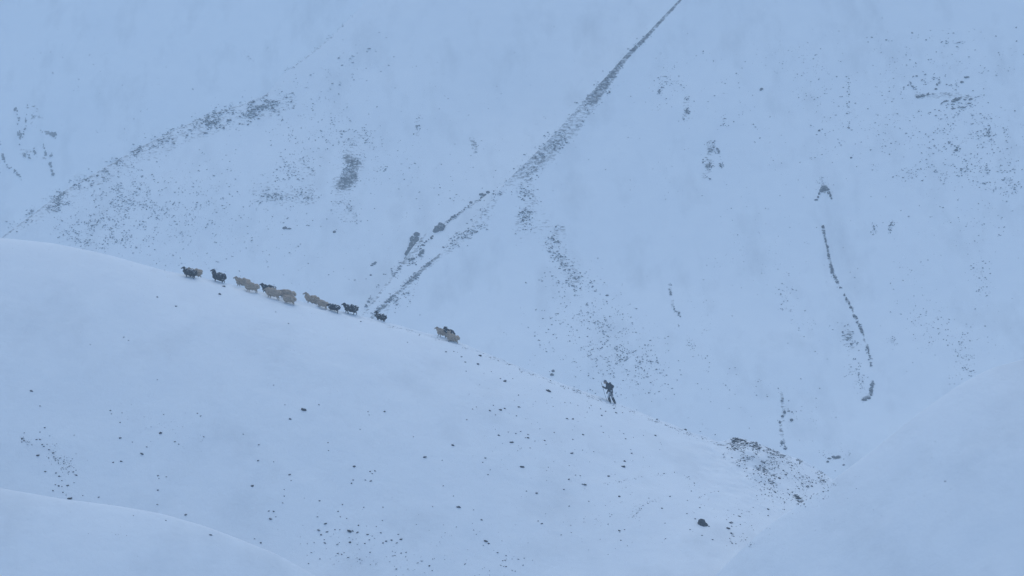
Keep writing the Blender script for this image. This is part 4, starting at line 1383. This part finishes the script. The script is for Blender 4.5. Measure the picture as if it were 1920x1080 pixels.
root = link('person', person_me, M['skin'])
tag(root, 'person in dark winter clothes bending forward, climbing the crest behind the flock', 'person')
link('jacket', jacket_me, M['jacket'], root)
link('trousers', trouser_me, M['trousers'], root)
for s in (-1, 1):
    G = Body()
    G.limb([KN[s].lerp(AN[s], .12), KN[s].lerp(AN[s], .45), AN[s].lerp(KN[s], .12)], [.088, .090, .068])
    gm = G.mesh('gaiter', 0.013, 2)
    displace(gm, .012, 14, 6)
    link('gaiter', gm, M['gaiter'], root)
    G = Body()
    G.limb([AN[s].lerp(KN[s], .22), AN[s]], [.064, .062])
    G.limb([HEEL[s], AN[s] + Vector((-.03, 0, -.045)), TOE[s] + Vector((-.02, 0, 0))], [.056, .058, .050])
    link('boot', G.mesh('boot', 0.012, 2), M['boot'], root)
for s in (-1, 1):
    G = Body()
    hand(G, s, 1.22)
    link('glove', G.mesh('glove', 0.0075, 1), M['gaiter'], root)
H = Body()
H.ball(hp(.012, 0, .038), (.112, .094, .094), hr)
H.limb([hp(-.075, -.04, .040), hp(-.088, 0, .045), hp(-.075, .04, .040)], [.026, .026, .026])
for s in (-1, 1):
    H.limb([hp(-.02, .084 * s, .02), hp(.0, .086 * s, -.045)], [.026, .022])
H.limb([hp(.085, -.03, .0), hp(.085, .03, .0)], [.040, .040])
hat_me = H.mesh('hat', 0.010, 2)
link('hat', hat_me, M['hat'], root)

PX0 = (1150 - 960) * K * 199.8
PY0 = 199.7
PZ0 = (540 - 755) * K * 199.8
gzp = ground_z(PX0, PY0)
ploc = Vector((PX0, PY0, gzp - 0.035))
root.location = ploc

# rucksack on the back
tl = Quaternion((0, 1, 0), R(-33)).to_matrix()
BC = Vector((-.145, 0, 1.265))
pk = bpy.data.objects.new('backpack', None)
C.objects.link(pk)
pk.location = ploc
tag(pk, 'dark snow-dusted rucksack humped on the walker\'s back', 'backpack')


def pack_part(name, blobs, voxel=.014):
    b = Body()
    for (c, r) in blobs:
        b.ball(BC + tl @ Vector(c), r, tl)
    me = b.mesh(name, voxel, 2)
    displace(me, .015, 12, 8)
    return link(name, me, M['pack'], pk)


pack_part('pack_body', [((0, 0, 0), (.095, .15, .20)), ((.01, 0, -.10), (.10, .155, .13)), ((0, 0, .10), (.085, .14, .12))])
pack_part('lid', [((.0, 0, .205), (.105, .15, .055)), ((-.04, 0, .20), (.06, .12, .05))])
pack_part('pocket', [((.10, 0, -.08), (.045, .11, .11))])
for s in (-1, 1):
    b = Body()
    b.limb([BC + tl @ Vector((-.07, .10 * s, .19)), SH[s] + Vector((.02, -.06 * s, .085)), SH[s] + Vector((-.09, -.055 * s, .03)), CHE + Vector((-.165, .125 * s, -.02)), CHE + Vector((-.06, .195 * s, -.10)),
            BC + tl @ Vector((-.06, .13 * s, -.14))], [.018] * 6)
    link('strap', b.mesh('strap', .010, 1), M['pack'], pk)

b = Body()
b.limb([STK_T, STK_B], [.014, .011])
st = link('walking_stick', b.mesh('walking_stick', 0.006, 0), M['wood'])
st.location = ploc
tag(st, 'thin dark walking stick planted in the snow ahead of the walker', 'stick')

# ------------------------------------------------------------------ falling snow and the air full of it
n = 26000
Yf = rng.uniform(60, 205, n)
Xf = rng.uniform(-1.15, 1.15, n) * 960 * K * Yf
Zf = rng.uniform(-1.2, 1.2, n) * 540 * K * Yf
rad = rng.uniform(0.004, 0.011, n)
oct_v = np.array([(1, 0, 0), (-1, 0, 0), (0, 1, 0), (0, -1, 0), (0, 0, 1), (0, 0, -1)], float)
oct_f = np.array([(0, 2, 4), (2, 1, 4), (1, 3, 4), (3, 0, 4), (2, 0, 5), (1, 2, 5), (3, 1, 5), (0, 3, 5)])
V = (oct_v[None] * rad[:, None, None] + np.stack([Xf, Yf, Zf], -1)[:, None, :]).reshape(-1, 3)
F = (oct_f[None] + (np.arange(n) * 6)[:, None, None]).reshape(-1, 3)
mfl, t_, p_ = node_mat('snowflake')
p_.inputs['Base Color'].default_value = (0.85, 0.86, 0.88, 1)
p_.inputs['Roughness'].default_value = 0.9
fl = link('falling_snow', mesh_np('falling_snow', V, F, False), mfl)
tag(fl, 'fine snowflakes drifting through the air in front of the hill', 'snow', kind='stuff')

top = max(o.bound_box[6][2] for o in bpy.data.objects if o.name.startswith('mountain')) + 3
bot = GROUND_Z - 8
bm = bmesh.new()
bmesh.ops.create_cube(bm, size=1)
me = bpy.data.meshes.new('haze')
bm.to_mesh(me)
bm.free()
hz = bpy.data.objects.new('haze', me)
C.objects.link(hz)
hz.scale = (8400, 8400, top - bot)
hz.location = (0, 0, (top + bot) / 2)
mh = bpy.data.materials.new('haze')
mh.use_nodes = True
t_ = mh.node_tree
t_.nodes.clear()
pv = t_.nodes.new('ShaderNodeVolumePrincipled')
pv.inputs['Color'].default_value = (0.79, 0.92, 1.0, 1)
pv.inputs['Density'].default_value = 0.00078
pv.inputs['Anisotropy'].default_value = 0.0
mo = t_.nodes.new('ShaderNodeOutputMaterial')
t_.links.new(pv.outputs[0], mo.inputs['Volume'])
me.materials.append(mh)
tag(hz, 'pale air thick with fine snowfall filling the whole valley', 'haze', kind='stuff')
